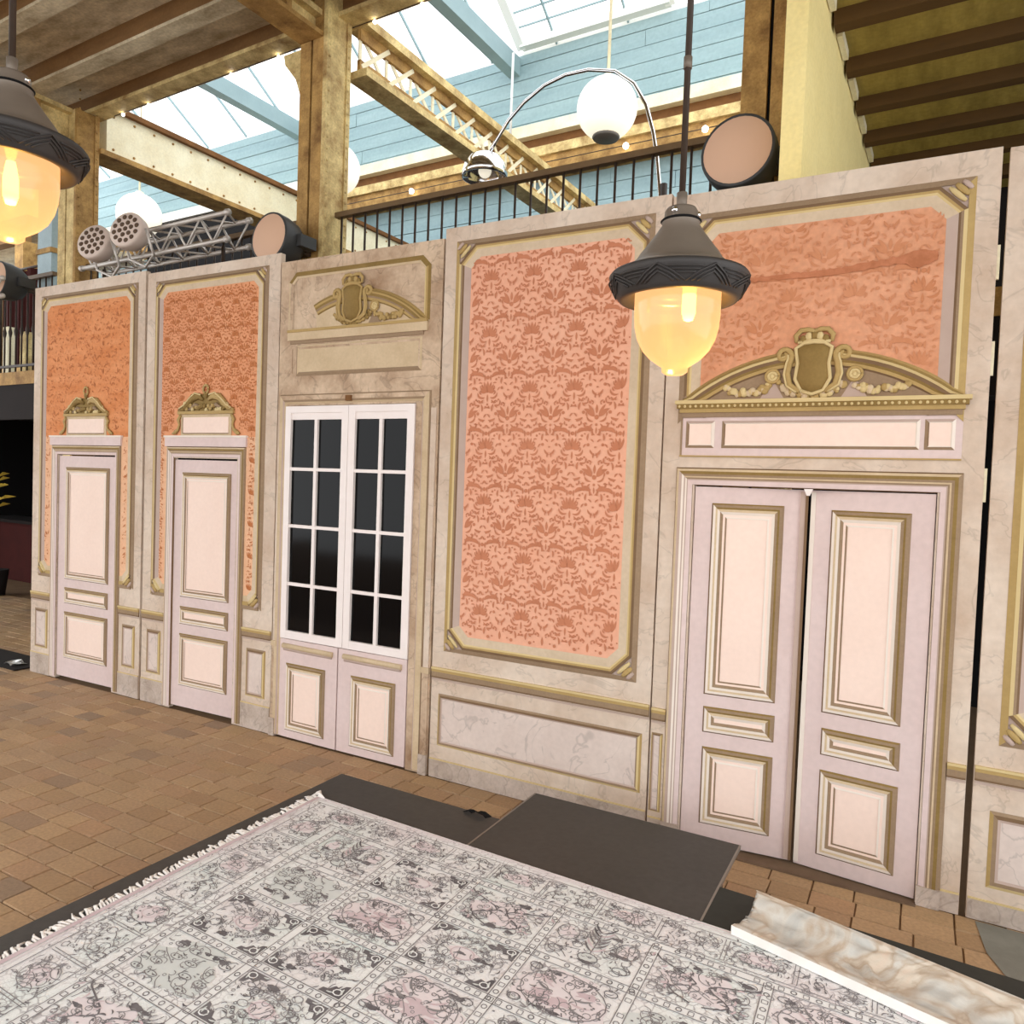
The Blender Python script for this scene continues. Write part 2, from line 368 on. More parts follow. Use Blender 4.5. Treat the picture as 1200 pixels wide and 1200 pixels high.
tag(fb.build('far_pavers', floor, fix=False), kind='stuff')
cp = MB()                                     # grey cement patch by the rightmost flat
cp.face([(.33, 4.17, .004), (.36, 3.9, .004), (.47, 3.62, .004), (1.6, 3.5, .004), (1.6, 4.17, .004)], 'concrete_grey')
cp.build('cement_patch', floor)

# ================================================================== BUILDING SHELL (frame X', Y')
GZ = 3.2
g = BMB(); g.box(-20, 4, 5.05, 12.2, GZ-.22, GZ, 'gallery_dark'); tag(g.build('floor_gallery'), kind='structure')
g = BMB(); g.box(-20, 4, 4.98, 5.05, GZ-.16, GZ+.0, 'iron_ochre'); g.box(-20, 4, 4.99, 5.05, GZ-.6, GZ-.16, 'gallery_dark')
tag(g.build('trim_1'), kind='structure')
g = BMB(); g.box(-17, 4, 8.6, 8.75, -.1, GZ-.22, 'black_cloth_and_gloom'); tag(g.build('wall_under_gallery'), kind='structure')  # painted black to stand for the darkness under the gallery
g = BMB(); g.box(-17.2, -17, 3.2, 8.75, -.1, GZ-.22, 'black_cloth_and_gloom'); tag(g.build('wall_left'), kind='structure')  # added side, black, keeps the space under the gallery dark

# blue boarded wall at the back, board by board
bw = BMB((-10, 12, 0)); bw.box(-21.5, 1.5, 12.06, 12.25, GZ-.2, 9.86, 'blue_board'); backw = tag(bw.build('wall_back'), kind='structure')
z = GZ; kk = 0; rnd = random.Random(5)
while z < 9.8:
    h = .27
    z1 = min(z+h, 9.86)
    xs = sorted([-21.5, 1.5, rnd.uniform(-16, -11), rnd.uniform(-8, -3)])
    for a, b in zip(xs[:-1], xs[1:]):
        p = BMB((-10, 12, 0)); dy = rnd.uniform(0, .012)
        y0, y1 = 12.02-dy, 12.06
        p.box(a+.004, b-.004, y0, y1, z+.006, z1-.006, 'blue_board')
        p.build('plank', backw)
    z = z1
# ledge beam on the back wall
lt = bthing('ledge_beam', 'long cream topped gold beam running across the blue boarded wall', 'beam', (-10, 11.85, 7.6))
g = BMB((-10, 11.85, 7.6)); g.box(-21, 1, 11.55, 12.02, 8.12, 8.32, 'iron_cream'); g.build('cream_cap', lt)
g = BMB((-10, 11.85, 7.6)); g.box(-21, 1, 11.7, 12.02, 7.92, 8.12, 'iron_rust'); g.build('rust_board', lt)  # recessed rust-brown board below the cap
g = BMB((-10, 11.85, 7.6)); g.box(-21, 1, 11.58, 12.02, 7.76, 7.92, 'iron_yellow'); g.build('gold_moulding', lt)
g = BMB((-10, 11.85, 7.6)); g.box(-21, 1, 11.64, 12.02, 7.5, 7.76, 'iron_ochre'); g.build('lower_board', lt)
# dark screen left on the gallery, its black standing for a dark opening
ds = bthing('dark_void_panel', 'black panel for a dark opening, with a white top strip, behind the lighting truss', 'void_panel', (-14.5, 10.9, GZ))
g = BMB((-14.5, 10.9, GZ)); g.box(-16.6, -11.6, 10.85, 10.95, GZ, 7.72, 'black_cloth_and_gloom'); g.build('panel', ds)
g = BMB((-14.5, 10.9, GZ)); g.box(-16.7, -11.5, 10.8, 10.97, 7.72, 7.9, 'white_frame'); g.build('top_strip', ds)

# skylight: sloped glazing, 34 degrees up towards the camera
SL = math.tan(math.radians(33))
def gl(x, s, off=0): return (x, 12.1-s*math.cos(math.radians(33))+off*math.sin(math.radians(33))*-1, 9.88+s*math.sin(math.radians(33))+off*math.cos(math.radians(33)))
sk = bx((-10, 12.1, 9.88))
skl = bpy.data.objects.new('window_1', None); COL.objects.link(skl); skl.location = sk; tag(skl, 'sloped glazed skylight with thin bars above the blue wall', None, None, 'structure')
xs = [-21.5+1.36*i for i in range(17)]; SS = [0, 1.75, 3.4, 5.0]
for a, b in zip(xs[:-1], xs[1:]):
    for s0, s1 in zip(SS[:-1], SS[1:]):
        if -7.3 < (a+b)/2 < -4.6 and s0 < 1: continue
        p = MB(sk, bx); p.face([gl(a+.015, s0+.015), gl(b-.015, s0+.015), gl(b-.015, s1-.015), gl(a+.015, s1-.015)], 'sky_glass'); p.build('pane', skl)
for x in xs:
    p = MB(sk, bx); p.bar(gl(x, 0), gl(x, 5.0), .03, .05, 'blue_beam'); p.build('glazing_bar', skl)
for s_ in SS:
    p = MB(sk, bx); p.bar(gl(-21.5, s_), gl(.3, s_), .04 if s_ else .12, .05 if s_ else .1, 'blue_beam' if s_ else 'white_frame'); p.build('purlin', skl)
# opened roof window in the skylight
rw = bthing('roof_window', 'white framed roof vent with slats in the skylight beside the globe', 'roof window', (-5.9, 12, 9.9))
ro = bx((-5.9, 12, 9.9))
for a, b, n in ((gl(-7.2, .25, -.05), gl(-4.4, .25, -.05), 'frame_rail'), (gl(-7.2, 1.75, -.05), gl(-4.4, 1.75, -.05), 'frame_rail'), (gl(-7.2, .2, -.05), gl(-7.2, 1.8, -.05), 'frame_stile'), (gl(-4.4, .2, -.05), gl(-4.4, 1.8, -.05), 'frame_stile')):
    p = MB(ro, bx); p.bar(a, b, .16, .14, 'white_frame'); p.build(n, rw)
for i in range(5):
    s_ = .5+.25*i; p = MB(ro, bx); p.bar(gl(-7.12, s_), gl(-4.5, s_), .02, .03, 'blue_beam'); p.build('slat', rw)
# blue tie beams under the skylight
for i, x in enumerate((-18.5, -12.94, -7.38)):
    t = BMB((x, 12, 9.5)); t.box(x-.11, x+.11, 5.2, 12.05, 9.5, 9.82, 'blue_beam')
    tag(t.build('tie_beam'), ['pale blue roof tie beam far left above the skylight glass', 'pale blue roof tie beam seen left of the tall yellow column', 'pale blue roof tie beam seen right of the tall yellow column'][i], 'beam', 'blue roof tie beams')
cable = BMB((-7.05, 11.4, 8)); cable.tube([(-7.05, 11.4, 8.15), (-7.05, 11.4, 9.55)], .022, 'white_frame', 6)
tag(cable.build('hanging_conduit'), 'thin white conduit hanging from a blue tie beam to the truss', 'pipe')

# near ceiling with joists
g = BMB((-6, 3, 6.3)); g.box(-14, 3.5, -4.0, 5.05, 6.32, 6.5, 'soffit'); ceil = tag(g.build('ceiling'), kind='structure')  # carried on unseen behind the camera to darken the tops of the flats
for i in range(12):
    y = 4.51-i*.74; j = BMB((-6, y, 6.1)); j.box(-14, 2.5, y-.13, y, 6.13, 6.32, 'joist_brown'); j.box(-14, 2.5, y-.15, y+.02, 6.10, 6.13, 'soffit')
    j.build('joist', ceil)
j = BMB((-6, 5.1, 6.1)); j.box(-14, 2.5, 5.05, 5.15, 6.14, 6.5, 'joist_brown'); j.box(-14, 2.5, 5.0, 5.2, 6.10, 6.14, 'iron_yellow'); j.build('edge_joist', ceil)

# columns, box section of two channels with a joint; light and shade painted into face colours
def column(x, label, w, d, top=9.6, ytop=None, f='iron_ochre', sd='iron_yellow'):
    t = bthing('iron_column', label, 'column', (x, 5, 0), 'riveted iron columns')
    o = (x, 5, 0); y0 = 4.86
    for nm, a, b in (('channel', x-w/2, x-.012), ('channel', x+.012, x+w/2)):
        p = BMB(o); p.box(a, b, y0, y0+d, 0, top, f); p.build(nm, t)
    p = BMB(o); p.box(x-w/2+.02, x+w/2-.02, y0+.03, y0+d-.03, 0, top, 'dark_void'); p.build('joint_core', t)
    p = BMB(o); p.box(x+w/2, x+w/2+.03, y0+.0, y0+d, 0, top, sd); p.build('side_plate', t)
    p = BMB(o); p.box(x+w/2+.03, x+w/2+.045, y0+.0, y0+.05, 0, top, sd); p.box(x+w/2+.03, x+w/2+.045, y0+d-.05, y0+d, 0, top, sd); p.build('edge_angle', t)
    p = BMB(o)
    for i in range(34):
        zz = 3.5+i*.1; p.ball((x+w/2+.045, y0+.03, zz), .012, sd, 6, 4); p.ball((x+w/2+.045, y0+d-.03, zz), .012, sd, 6, 4)
    p.build('rivet_row', t)
    return t
column(-8.99, 'riveted yellow column far left beside the grey blue post', .32, .26, 6.09, f='iron_yellow', sd='iron_ochre')
mc = column(-5.1, 'tall column, lit face painted yellow and shaded face brown, in front of the lattice truss', .28, .3, 6.6)
rc = column(-1.13, 'brown double channel column right of the pendant lamp rod', .34, .22, 7.2, sd='iron_yellow')
for q in ((-5.1, mc), (-8.99, None)):
    if q[1]:
        p = BMB((q[0], 5, 0))
        pts = [(q[0]-.14, 5.35), (q[0]-.14, 5.85), (q[0]-.40, 5.85), (q[0]-.38, 5.76), (q[0]-.24, 5.6)]
        for ya, fl_ in ((4.9, 1), (5.06, 0)): p.face([(a, ya, b) for a, b in (pts if fl_ else pts[::-1])], 'iron_yellow')
        n = len(pts)
        for i in range(n): a, b = pts[i], pts[(i+1) % n]; p.face([(a[0], 4.9, a[1]), (a[0], 5.06, a[1]), (b[0], 5.06, b[1]), (b[0], 4.9, b[1])], 'iron_yellow')
        p.build('bracket', mc)
# near girders running back to the camera side
for x, lab, zb in ((-8.99, 'olive yellow plate girder behind the left pendant lamp', 5.7), (-5.1, 'ornate olive girder meeting the tall column at the ceiling', 5.86)):
    t = bthing('plate_girder', lab, 'girder', (x, 3, zb), 'ceiling girders'); o = (x, 3, zb); zt = 6.095
    p = BMB(o); p.box(x-.04, x+.04, -.5, 4.855, zb+.04, zt-.05, 'iron_yellow'); p.build('web', t)
    p = BMB(o); p.box(x-.14, x+.14, -.5, 4.855, zb, zb+.04, 'iron_ochre'); p.build('bottom_flange', t)
    p = BMB(o); p.box(x-.12, x+.12, -.5, 4.855, zt-.05, zt, 'iron_yellow'); p.build('top_flange', t)
    for i in range(6): p = BMB(o); p.box(x-.12, x+.12, .2+i*.85, .26+i*.85, zb+.04, zt-.05, 'iron_ochre'); p.build('stiffener', t)
# cream box girder from the left column to the back wall
x = -8.95; t = bthing('box_girder', 'pale cream riveted girder rising behind the lighting truss', 'girder', (x, 8, 5.7)); o = (x, 8, 5.7)
p = BMB(o); p.box(x-.1, x+.14, 5.22, 11.5, 5.74, 6.24, 'iron_cream'); p.build('web', t)
p = BMB(o); p.box(x-.18, x+.2, 5.22, 11.5, 6.24, 6.3, 'iron_rust'); p.build('top_flange', t)
p = BMB(o); p.box(x-.18, x+.2, 5.12, 11.5, 5.68, 5.74, 'iron_ochre'); p.build('bottom_flange', t)
p = BMB(o)
for i in range(24): p.ball((x+.145, 5.3+i*.26, 5.8), .016, 'iron_ochre', 6, 4); p.ball((x+.145, 5.3+i*.26, 6.18), .016, 'iron_ochre', 6, 4)
p.build('rivet_row', t)
# lattice truss from the main column to the back wall
x = -4.88; t = bthing('lattice_truss', 'yellow iron lattice truss with crossed bars and rusty chords', 'truss', (x, 8, 5.7)); o = (x, 8, 5.7)
p = BMB(o); p.box(x-.13, x+.1, 5.22, 11.5, 6.1, 6.18, 'iron_yellow'); p.box(x-.02, x+.02, 5.22, 11.5, 6.0, 6.1, 'iron_ochre'); p.build('top_chord', t)
p = BMB(o); p.box(x-.13, x+.1, 5.22, 11.5, 5.66, 5.73, 'iron_yellow'); p.box(x-.02, x+.02, 5.22, 11.5, 5.73, 5.82, 'iron_ochre'); p.build('bottom_chord', t)
n = 17
for i in range(n):
    y0 = 5.24+i*.367
    for a, b, dx in (((x, y0, 5.76), (x, y0+.37, 6.08), .02), ((x, y0+.37, 5.76), (x, y0, 6.08), -.012)):
        p = BMB(o); p.bar((a[0]+dx, a[1], a[2]), (b[0]+dx, b[1], b[2]), .04, .012, 'iron_cream', up=(1, 0, 0)); p.build('lattice_bar', t)
    p = BMB(o); p.bar((x-.005, y0, 5.7), (x-.005, y0, 6.12), .035, .012, 'iron_cream', up=(1, 0, 0)); p.build('lattice_post', t)

# joisted deck and cream side wall at the upper right
g = BMB((0, 6, 4.8)); g.box(-.8, 3, -1.5, 8.6, 4.98, 5.12, 'olive_soffit'); ceil2 = tag(g.build('ceiling_deck'), kind='structure')  # near end runs on out of view, added to shade the right flats
for i in range(-9, 8):
    y = 4.41+i*.585; j = BMB((0, y, 4.8)); j.box(-.79, 3, y, y+.1, 4.885, 4.98, 'dark_joist'); j.build('joist', ceil2)
    j = BMB((0, y, 4.8)); j.box(-.79, 3, y+.1, y+.125, 4.94, 4.98, 'olive_soffit'); j.build('joist_lip', ceil2)
    j = BMB((0, y, 4.8)); j.box(-.80, -.765, y+.2, y+.5, 4.92, 4.98, 'iron_cream'); j.build('end_block', ceil2)
g = BMB((-.86, 6.5, 3.2)); g.box(-.92, -.805, 4.28, 8.45, GZ, 5.12, 'cream_wall'); tag(g.build('wall_right_side'), kind='structure')
g = BMB((1, 8.6, 3.2)); g.box(-.8, 3, 8.5, 8.6, GZ, 4.98, 'gallery_dark'); tag(g.build('wall_right_back'), kind='structure')

# grey blue post and timbers far left
p = thing('service_post', 'grey blue metal post standing left of the first column', 'post', bx((-9.76, 5.2, GZ)))
q = BMB((-9.76, 5.2, GZ)); q.box(-10.05, -9.74, 5.1, 5.35, GZ, 5.9, 'blue_post'); q.build('shaft', p)
q = BMB((-9.76, 5.2, GZ)); q.box(-10.07, -9.72, 5.08, 5.37, 4.66, 4.72, 'iron_ochre'); q.build('clamp', p)
t = bthing('timber_balcony', 'brown timber balcony beams under the white sky at far left', 'balcony', (-16.4, 8, GZ))
for n_, a in (('deck_board', (-19, -15.4, 7.6, 10, 6.62, 6.78, 'iron_ochre')), ('beam', (-19, -15.4, 7.5, 7.7, 6.28, 6.62, 'joist_brown')), ('soffit', (-19, -15.4, 7.7, 10, 6.5, 6.62, 'soffit')), ('post', (-15.7, -15.4, 7.55, 7.8, GZ, 6.28, 'iron_ochre')), ('wall_board', (-19, -15.7, 8.6, 8.7, GZ, 6.28, 'iron_ochre'))):
    q = BMB((-16.4, 8, GZ)); q.box(*a); q.build(n_, t)

# gallery railing
RZ = 4.35
def railing(x0, x1, label, off=0):
    t = bthing('gallery_railing', label, 'railing', ((x0+x1)/2, 5.02, GZ)); o = ((x0+x1)/2, 5.02, GZ)
    p = BMB(o); p.bar((x0, 5.02, RZ), (x1, 5.02, RZ), .06, .045, 'handrail_wood'); p.build('handrail', t)
    p = BMB(o); p.bar((x0, 5.02, GZ+.08), (x1, 5.02, GZ+.08), .03, .03, 'iron_black'); p.build('bottom_rail', t)
    n = int((x1-x0)/.14); base = None
    for i in range(n+1):
        x = x0+.06+i*(x1-x0-.12)/n
        if base is None:
            p = MB((0, 0, 0)); p.lathe([(.011, 0), (.011, .45), (.02, .49), (.024, .52), (.012, .57), (.010, .62), (.010, 1.13)], (0, 0, 0), 'iron_black', 8)
            base = p.mesh('baluster')
        b = bpy.data.objects.new('baluster', base); COL.objects.link(b); b.parent = t; b.location = bx((x, 5.02, GZ))-t.location
    return t
railing(-4.9, -1.32, 'black baluster railing with wooden handrail above the flats, between the columns')
railing(-8.8, -5.28, 'black baluster railing behind the lighting truss, left of the tall column')
railing(-13.2, -9.5, 'black baluster railing at the far left picture edge above the dark doorway')

# things on the far-left gallery
c = bthing('curtain', 'dark red curtain hanging behind the far left railing', 'curtain', (-11.2, 5.9, GZ))
p = BMB((-11.2, 5.9, GZ)); pr = [(-12.6+i*.06, 5.9+.05*math.sin(i*1.3)) for i in range(22)]
for (a, ya), (b, yb) in zip(pr[:-1], pr[1:]): p.face([(a, ya, GZ+.3), (b, yb, GZ+.3), (b, yb, 4.9), (a, ya, 4.9)], 'curtain_red')
for (a, ya), (b, yb) in zip(pr[:-1], pr[1:]): p.face([(a, ya+.03, GZ+.3), (a, ya+.03, 4.9), (b, yb+.03, 4.9), (b, yb+.03, GZ+.3)], 'curtain_red')
p.build('cloth', c)
p = BMB((-11.2, 5.9, GZ)); p.tube([(-12.7, 5.9, 4.92), (-11.2, 5.9, 4.92)], .02, 'iron_black'); p.tube([(-12.65, 5.9, GZ), (-12.65, 5.9, 4.92)], .02, 'iron_black'); p.build('rod', c)
for i, (x, m_) in enumerate(((-12.1, 'iron_yellow'), (-11.55, 'iron_cream'), (-11.1, 'iron_yellow'))):
    p = BMB((x, 5.5, GZ)); p.box(x-.07, x+.07, 5.45, 5.55, GZ, 4.05-.1*i, m_); p.box(x-.09, x+.09, 5.43, 5.57, GZ, GZ+.06, m_)
    tag(p.build('stored_board'), ['leftmost yellow board leaning behind the far left railing', 'pale cream board behind the far left railing', 'right yellow board behind the far left railing next to the flat'][i], 'board', 'boards behind the railing')

# ================================================================== SCENERY FLATS
def W(u, d, z): return (u, YW-d, z)
def wmb(uc): return MB((uc, YW, 0), None)
def quad(mb, u0, u1, z0, z1, d, m): mb.face([W(u0, d, z0), W(u1, d, z0), W(u1, d, z1), W(u0, d, z1)], m)
def wbox(mb, u0, u1, z0, z1, d0, d1, m): mb.box(u0, u1, YW-d1, YW-d0, z0, z1, m)
def outline(u0, z0, u1, z1, t, ch):
    a, b, c, d = u0+t, z0+t, u1-t, z1-t
    if ch <= 0: return [(a, b), (c, b), (c, d), (a, d)]
    k = max(ch-.586*t, .004)
    return [(a+k, b), (c-k, b), (c, b+k), (c, d-k), (c-k, d), (a+k, d), (a, d-k), (a, b+k)]
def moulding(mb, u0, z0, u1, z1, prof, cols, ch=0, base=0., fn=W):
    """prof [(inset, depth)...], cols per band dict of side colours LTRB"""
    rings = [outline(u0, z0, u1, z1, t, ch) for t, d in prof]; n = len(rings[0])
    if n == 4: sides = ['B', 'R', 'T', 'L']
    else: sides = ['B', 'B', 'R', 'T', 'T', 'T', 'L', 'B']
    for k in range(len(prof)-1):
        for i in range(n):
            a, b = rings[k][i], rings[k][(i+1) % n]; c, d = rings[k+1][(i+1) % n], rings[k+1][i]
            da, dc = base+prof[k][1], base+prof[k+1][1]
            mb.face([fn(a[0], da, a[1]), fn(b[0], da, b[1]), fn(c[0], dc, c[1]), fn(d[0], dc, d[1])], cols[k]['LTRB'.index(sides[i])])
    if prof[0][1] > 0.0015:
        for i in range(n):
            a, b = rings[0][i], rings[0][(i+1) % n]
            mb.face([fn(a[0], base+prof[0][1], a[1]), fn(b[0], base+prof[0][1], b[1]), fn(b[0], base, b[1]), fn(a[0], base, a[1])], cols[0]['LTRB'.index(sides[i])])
def ngon(mb, pts, d, m, fn=W): mb.face([fn(u, d, z) for u, z in pts], m)

# ---- damask print
def leaf(cx, cz, ang, L, wd, curve=0., n=6):
    pts_l, pts_r = [], []
    x, z = cx, cz; a = ang
    for i in range(n+1):
        t = i/n; ww = wd*1.08*math.sin(pi*min(.06+t*.94, 1))**.8 * (1 if t < .9 else .5)
        nx, nz = -math.sin(a), math.cos(a)
        pts_l.append((x+nx*ww/2, z+nz*ww/2)); pts_r.append((x-nx*ww/2, z-nz*ww/2))
        x += math.cos(a)*L/n; z += math.sin(a)*L/n; a += curve/n
    return pts_l+pts_r[::-1]
def dot(cx, cz, r, n=8): return [(cx+r*math.cos(2*pi*k/n), cz+r*math.sin(2*pi*k/n)) for k in range(n)]
def motif_a():
    s = []; R = math.radians
    s.append(leaf(0, .0, R(90), .075, .02)); s.append(leaf(0, -.012, R(-90), .05, .012)); s.append(dot(0, .098, .013)); s.append(dot(0, -.075, .008))
    for sg in (1, -1):
        mx = lambda p: [(sg*a, b) for a, b in p]
        for an, L, c in ((65, .072, .3), (42, .066, .5), (18, .058, .7), (-8, .05, .9)): s.append(mx(leaf(.008*math.cos(R(an)), .004, R(an), L, .015, c)))
        s.append(mx(leaf(.02, -.03, R(-20), .075, .013, 2.2))); s.append(mx(leaf(.03, -.045, R(-60), .045, .011, 1.5)))
        s.append(mx(leaf(.03, .10, R(55), .075, .024, -1.9))); s.append(mx(leaf(.075, .125, R(20), .06, .03, -1.6)))
        s.append(mx(dot(.062, .085, .008))); s.append(mx(dot(.105, .03, .010))); s.append(mx(dot(.083, -.045, .007)))
        s.append(mx(leaf(.1, .055, R(100), .045, .012, -.8))); s.append(mx(leaf(.118, .0, R(-70), .05, .012, 1.1))); s.append(mx(leaf(.06, -.078, R(-20), .04, .01, 1.2)))
        s.append(mx(leaf(.022, .078, R(100), .04, .011, -.6))); s.append(mx(leaf(.125, .085, R(70), .035, .01, .8)))
        for a, b, g, L, c in ((.045, -.012, 40, .03, 1), (.075, .012, 75, .03, -1), (.14, .045, 120, .03, 1), (.04, .06, 30, .028, -1.2), (.09, -.075, 60, .03, 1), (.14, -.05, 100, .034, -1), (.02, -.1, 150, .03, 1), (.05, .15, 60, .026, 1)): s.append(mx(leaf(a, b, R(g), L, .009, c)))
        for a, b in ((.035, -.062), (.13, .12), (.15, .015), (.05, .04), (.08, .16), (.125, -.085), (.02, .135)): s.append(mx(dot(a, b, .0055, 6)))
    return s
def motif_b():
    s = []; R = math.radians
    s.append(dot(0, .015, .015)); s.append(leaf(0, .038, R(90), .055, .016)); s.append(dot(0, -.03, .009)); s.append(leaf(0, -.045, R(-90), .04, .01))
    for sg in (1, -1):
        mx = lambda p: [(sg*a, b) for a, b in p]
        for an, L, w_, c in ((72, .085, .018, -.5), (50, .085, .022, -.7), (25, .07, .016, .6)): s.append(mx(leaf(.015, .02, R(an), L, w_, c)))
        s.append(mx(leaf(.02, -.01, R(0), .06, .012, 1.6))); s.append(mx(leaf(.024, -.025, R(-35), .055, .012, -1.5))); s.append(mx(leaf(.05, -.055, R(20), .05, .012, 1.4)))
        s.append(mx(dot(.085, .045, .011))); s.append(mx(dot(.045, .105, .008))); s.append(mx(leaf(.09, .015, R(-40), .055, .014, 1.2))); s.append(mx(leaf(.115, .06, R(80), .05, .013, .9)))
        s.append(mx(leaf(.03, -.07, R(-120), .035, .009, -.8))); s.append(mx(dot(.11, -.03, .007)))
        for a, b, g, L, c in ((.06, .02, 60, .03, 1), (.13, .02, 70, .032, -1), (.075, .085, 20, .03, 1.2), (.1, -.07, 130, .034, 1), (.06, -.02, -30, .03, 1), (.14, -.05, 80, .03, -1), (.02, .1, 60, .03, -1), (.1, .11, 100, .03, 1)): s.append(mx(leaf(a, b, R(g), L, .010, c)))
        for a, b in ((.055, .055), (.14, .09), (.07, -.085), (.035, -.05), (.125, -.005), (.02, -.09), (.08, .125)): s.append(mx(dot(a, b, .006, 6)))
    return s
MA, MBb = motif_a(), motif_b()
def damask(mb, u0, u1, z0, z1, mt, ch=0., cw=.305, rh=.36, d=.0042, keep=1., seed=1, avoid=None, ph=0., ms=1.):
    rn = random.Random(seed)
    k = 0; z = z0-.2+ph
    while z < z1+.2:
        off = 0 if k % 2 == 0 else cw/2
        u = u0-.2+off+.05
        while u < u1+.2:
            for si, sh in enumerate(MA if k % 2 == 0 else MBb):
                ps = [(u+a*ms, z+b*ms) for a, b in sh]
                if rn.random() > keep: continue
                ok = True
                for a, b in ps:
                    if not (u0 < a < u1 and z0 < b < z1): ok = False; break
                    if ch and (min(a-u0, u1-a)+min(b-z0, z1-b) < ch): ok = False; break
                    if avoid and avoid(a, b): ok = False; break
                if ok: ngon(mb, ps, d+.00009*si, mt)
            u += cw
        z += rh/2; k += 1

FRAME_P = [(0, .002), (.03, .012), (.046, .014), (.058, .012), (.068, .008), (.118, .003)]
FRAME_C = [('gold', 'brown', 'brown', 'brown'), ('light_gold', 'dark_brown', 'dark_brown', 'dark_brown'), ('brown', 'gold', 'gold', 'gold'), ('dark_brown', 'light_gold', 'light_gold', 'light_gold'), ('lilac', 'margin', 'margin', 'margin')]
def scroll(mb, u, z, su, sz, s=1.):
    """little turned scroll across a frame corner; (su, sz) point into the panel"""
    for k, (o, r, m_) in enumerate(((.030, .013, 'lilac'), (.048, .016, 'gold'), (.066, .014, 'light_gold'))):
        c = o*s
        hw = (.026+(o-.03)*.55)*s; a = Vector(W(u+su*(c+hw), .012, z+sz*(c-hw*.55))); b = Vector(W(u+su*(c-hw*.55), .012, z+sz*(c+hw)))
        mb.tube([a, a.lerp(b, .25), a.lerp(b, .5), a.lerp(b, .75), b], [r*.55*s, r*.9*s, r*s, r*.9*s, r*.55*s], m_, 8, flat=((0, 1, 0), .5))
def two_step(mb, u0, z0, u1, z1, prof, cols, ch):
    """square outer fillet, cut-corner inner bands, filled corner triangles"""
    moulding(mb, u0, z0, u1, z1, prof[:2], cols[:1], 0)
    t = prof[1][0]; c2 = ch+.02
    moulding(mb, u0+t, z0+t, u1-t, z1-t, [(a-t, d) for a, d in prof[1:]], cols[1:], c2)
    for su, sz in ((1, 1), (1, -1), (-1, 1), (-1, -1)):
        cu, cz = (u0+t if su > 0 else u1-t), (z0+t if sz > 0 else z1-t); k = c2+.012
        mb.face([W(cu, .004, cz), W(cu+su*k, .004, cz), W(cu, .004, cz+sz*k)], 'lilac')
def big_frame(root, uc, u0, z0, u1, z1, paper, prt, ch=.09, corners=('TL', 'TR', 'BL', 'BR'), keep=1., sc=1., **kw):
    prof = [(t*sc, d) for t, d in FRAME_P]; inn = .118*sc
    p = wmb(uc); ngon(p, outline(u0, z0, u1, z1, inn-.004, ch), .0025, paper); p.build('wallpaper', root)
    p = wmb(uc); damask(p, u0+inn, u1-inn, z0+inn, z1-inn, prt, ch=max(ch-.586*inn, 0), keep=keep, **kw)
    if p.f: tag(p.build('damask_print', root, fix=False), kind='stuff')
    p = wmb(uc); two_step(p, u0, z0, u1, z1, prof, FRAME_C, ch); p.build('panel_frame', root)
    for cn in corners:
        p = wmb(uc); su = 1 if 'L' in cn else -1; sz = -1 if 'T' in cn else 1
        scroll(p, u0 if su > 0 else u1, z1 if sz < 0 else z0, su, sz, sc); p.build('corner_scroll', root)
def dado(root, uc, u0, u1, zt=.76, cut=()):
    """dado rail between u0 and u1"""
    p = wmb(uc)
    for z0, z1, d, m_ in ((zt-.012, zt, .016, 'light_gold'), (zt-.03, zt-.012, .012, 'gold'), (zt-.062, zt-.03, .010, 'brown'), (zt-.072, zt-.062, .008, 'dark_brown'), (zt-.088, zt-.078, .005, 'lilac')):
        wbox(p, u0, u1, z0, z1, .0, d, m_)
    p.build('dado_rail', root)
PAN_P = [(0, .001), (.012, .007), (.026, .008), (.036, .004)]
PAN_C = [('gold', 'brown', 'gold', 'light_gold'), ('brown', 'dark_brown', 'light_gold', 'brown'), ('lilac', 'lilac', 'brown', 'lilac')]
def dado_panel(root, uc, u0, z0, u1, z1, k=1.):
    p = wmb(uc); moulding(p, u0, z0, u1, z1, [(t*k, d) for t, d in PAN_P], PAN_C); quad(p, u0+.035*k, u1-.035*k, z0+.035*k, z1-.035*k, .0041, 'marble'); p.build('dado_panel', root)
def skirting(root, uc, u0, u1, z1=.14):
    p = wmb(uc); wbox(p, u0, u1, .004, z1, .0, .006, 'skirt_grey'); wbox(p, u0, u1, z1, z1+.008, .0, .008, 'light_gold'); p.build('skirting', root)
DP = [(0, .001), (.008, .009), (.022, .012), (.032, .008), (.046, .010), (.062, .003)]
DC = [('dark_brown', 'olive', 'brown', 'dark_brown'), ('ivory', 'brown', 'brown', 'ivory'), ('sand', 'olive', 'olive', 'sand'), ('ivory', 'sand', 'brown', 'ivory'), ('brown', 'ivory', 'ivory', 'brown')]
def door_panel(parent, u0, z0, u1, z1, org, k=1., base=.0):
    fn = lambda u, d, z: (u, -d, z)
    p = MB(org); moulding(p, u0, z0, u1, z1, [(t*k, d) for t, d in DP], DC, 0, base, fn)
    i = .062*k; p.face([fn(u0+i, base+.003, z0+i), fn(u1-i, base+.003, z0+i), fn(u1-i, base+.003, z1-i), fn(u0+i, base+.003, z1-i)], 'peach')
    # raised field edge
    e = i+.012*k
    if u1-u0 > .2 and z1-z0 > .2:
        moulding(p, u0+e, z0+e, u1-e, z1-e, [(0, .0035), (.009*k, .006)], [('brown', 'ivory', 'ivory', 'brown')], 0, base, fn)
    return p.build('door_panel', parent)
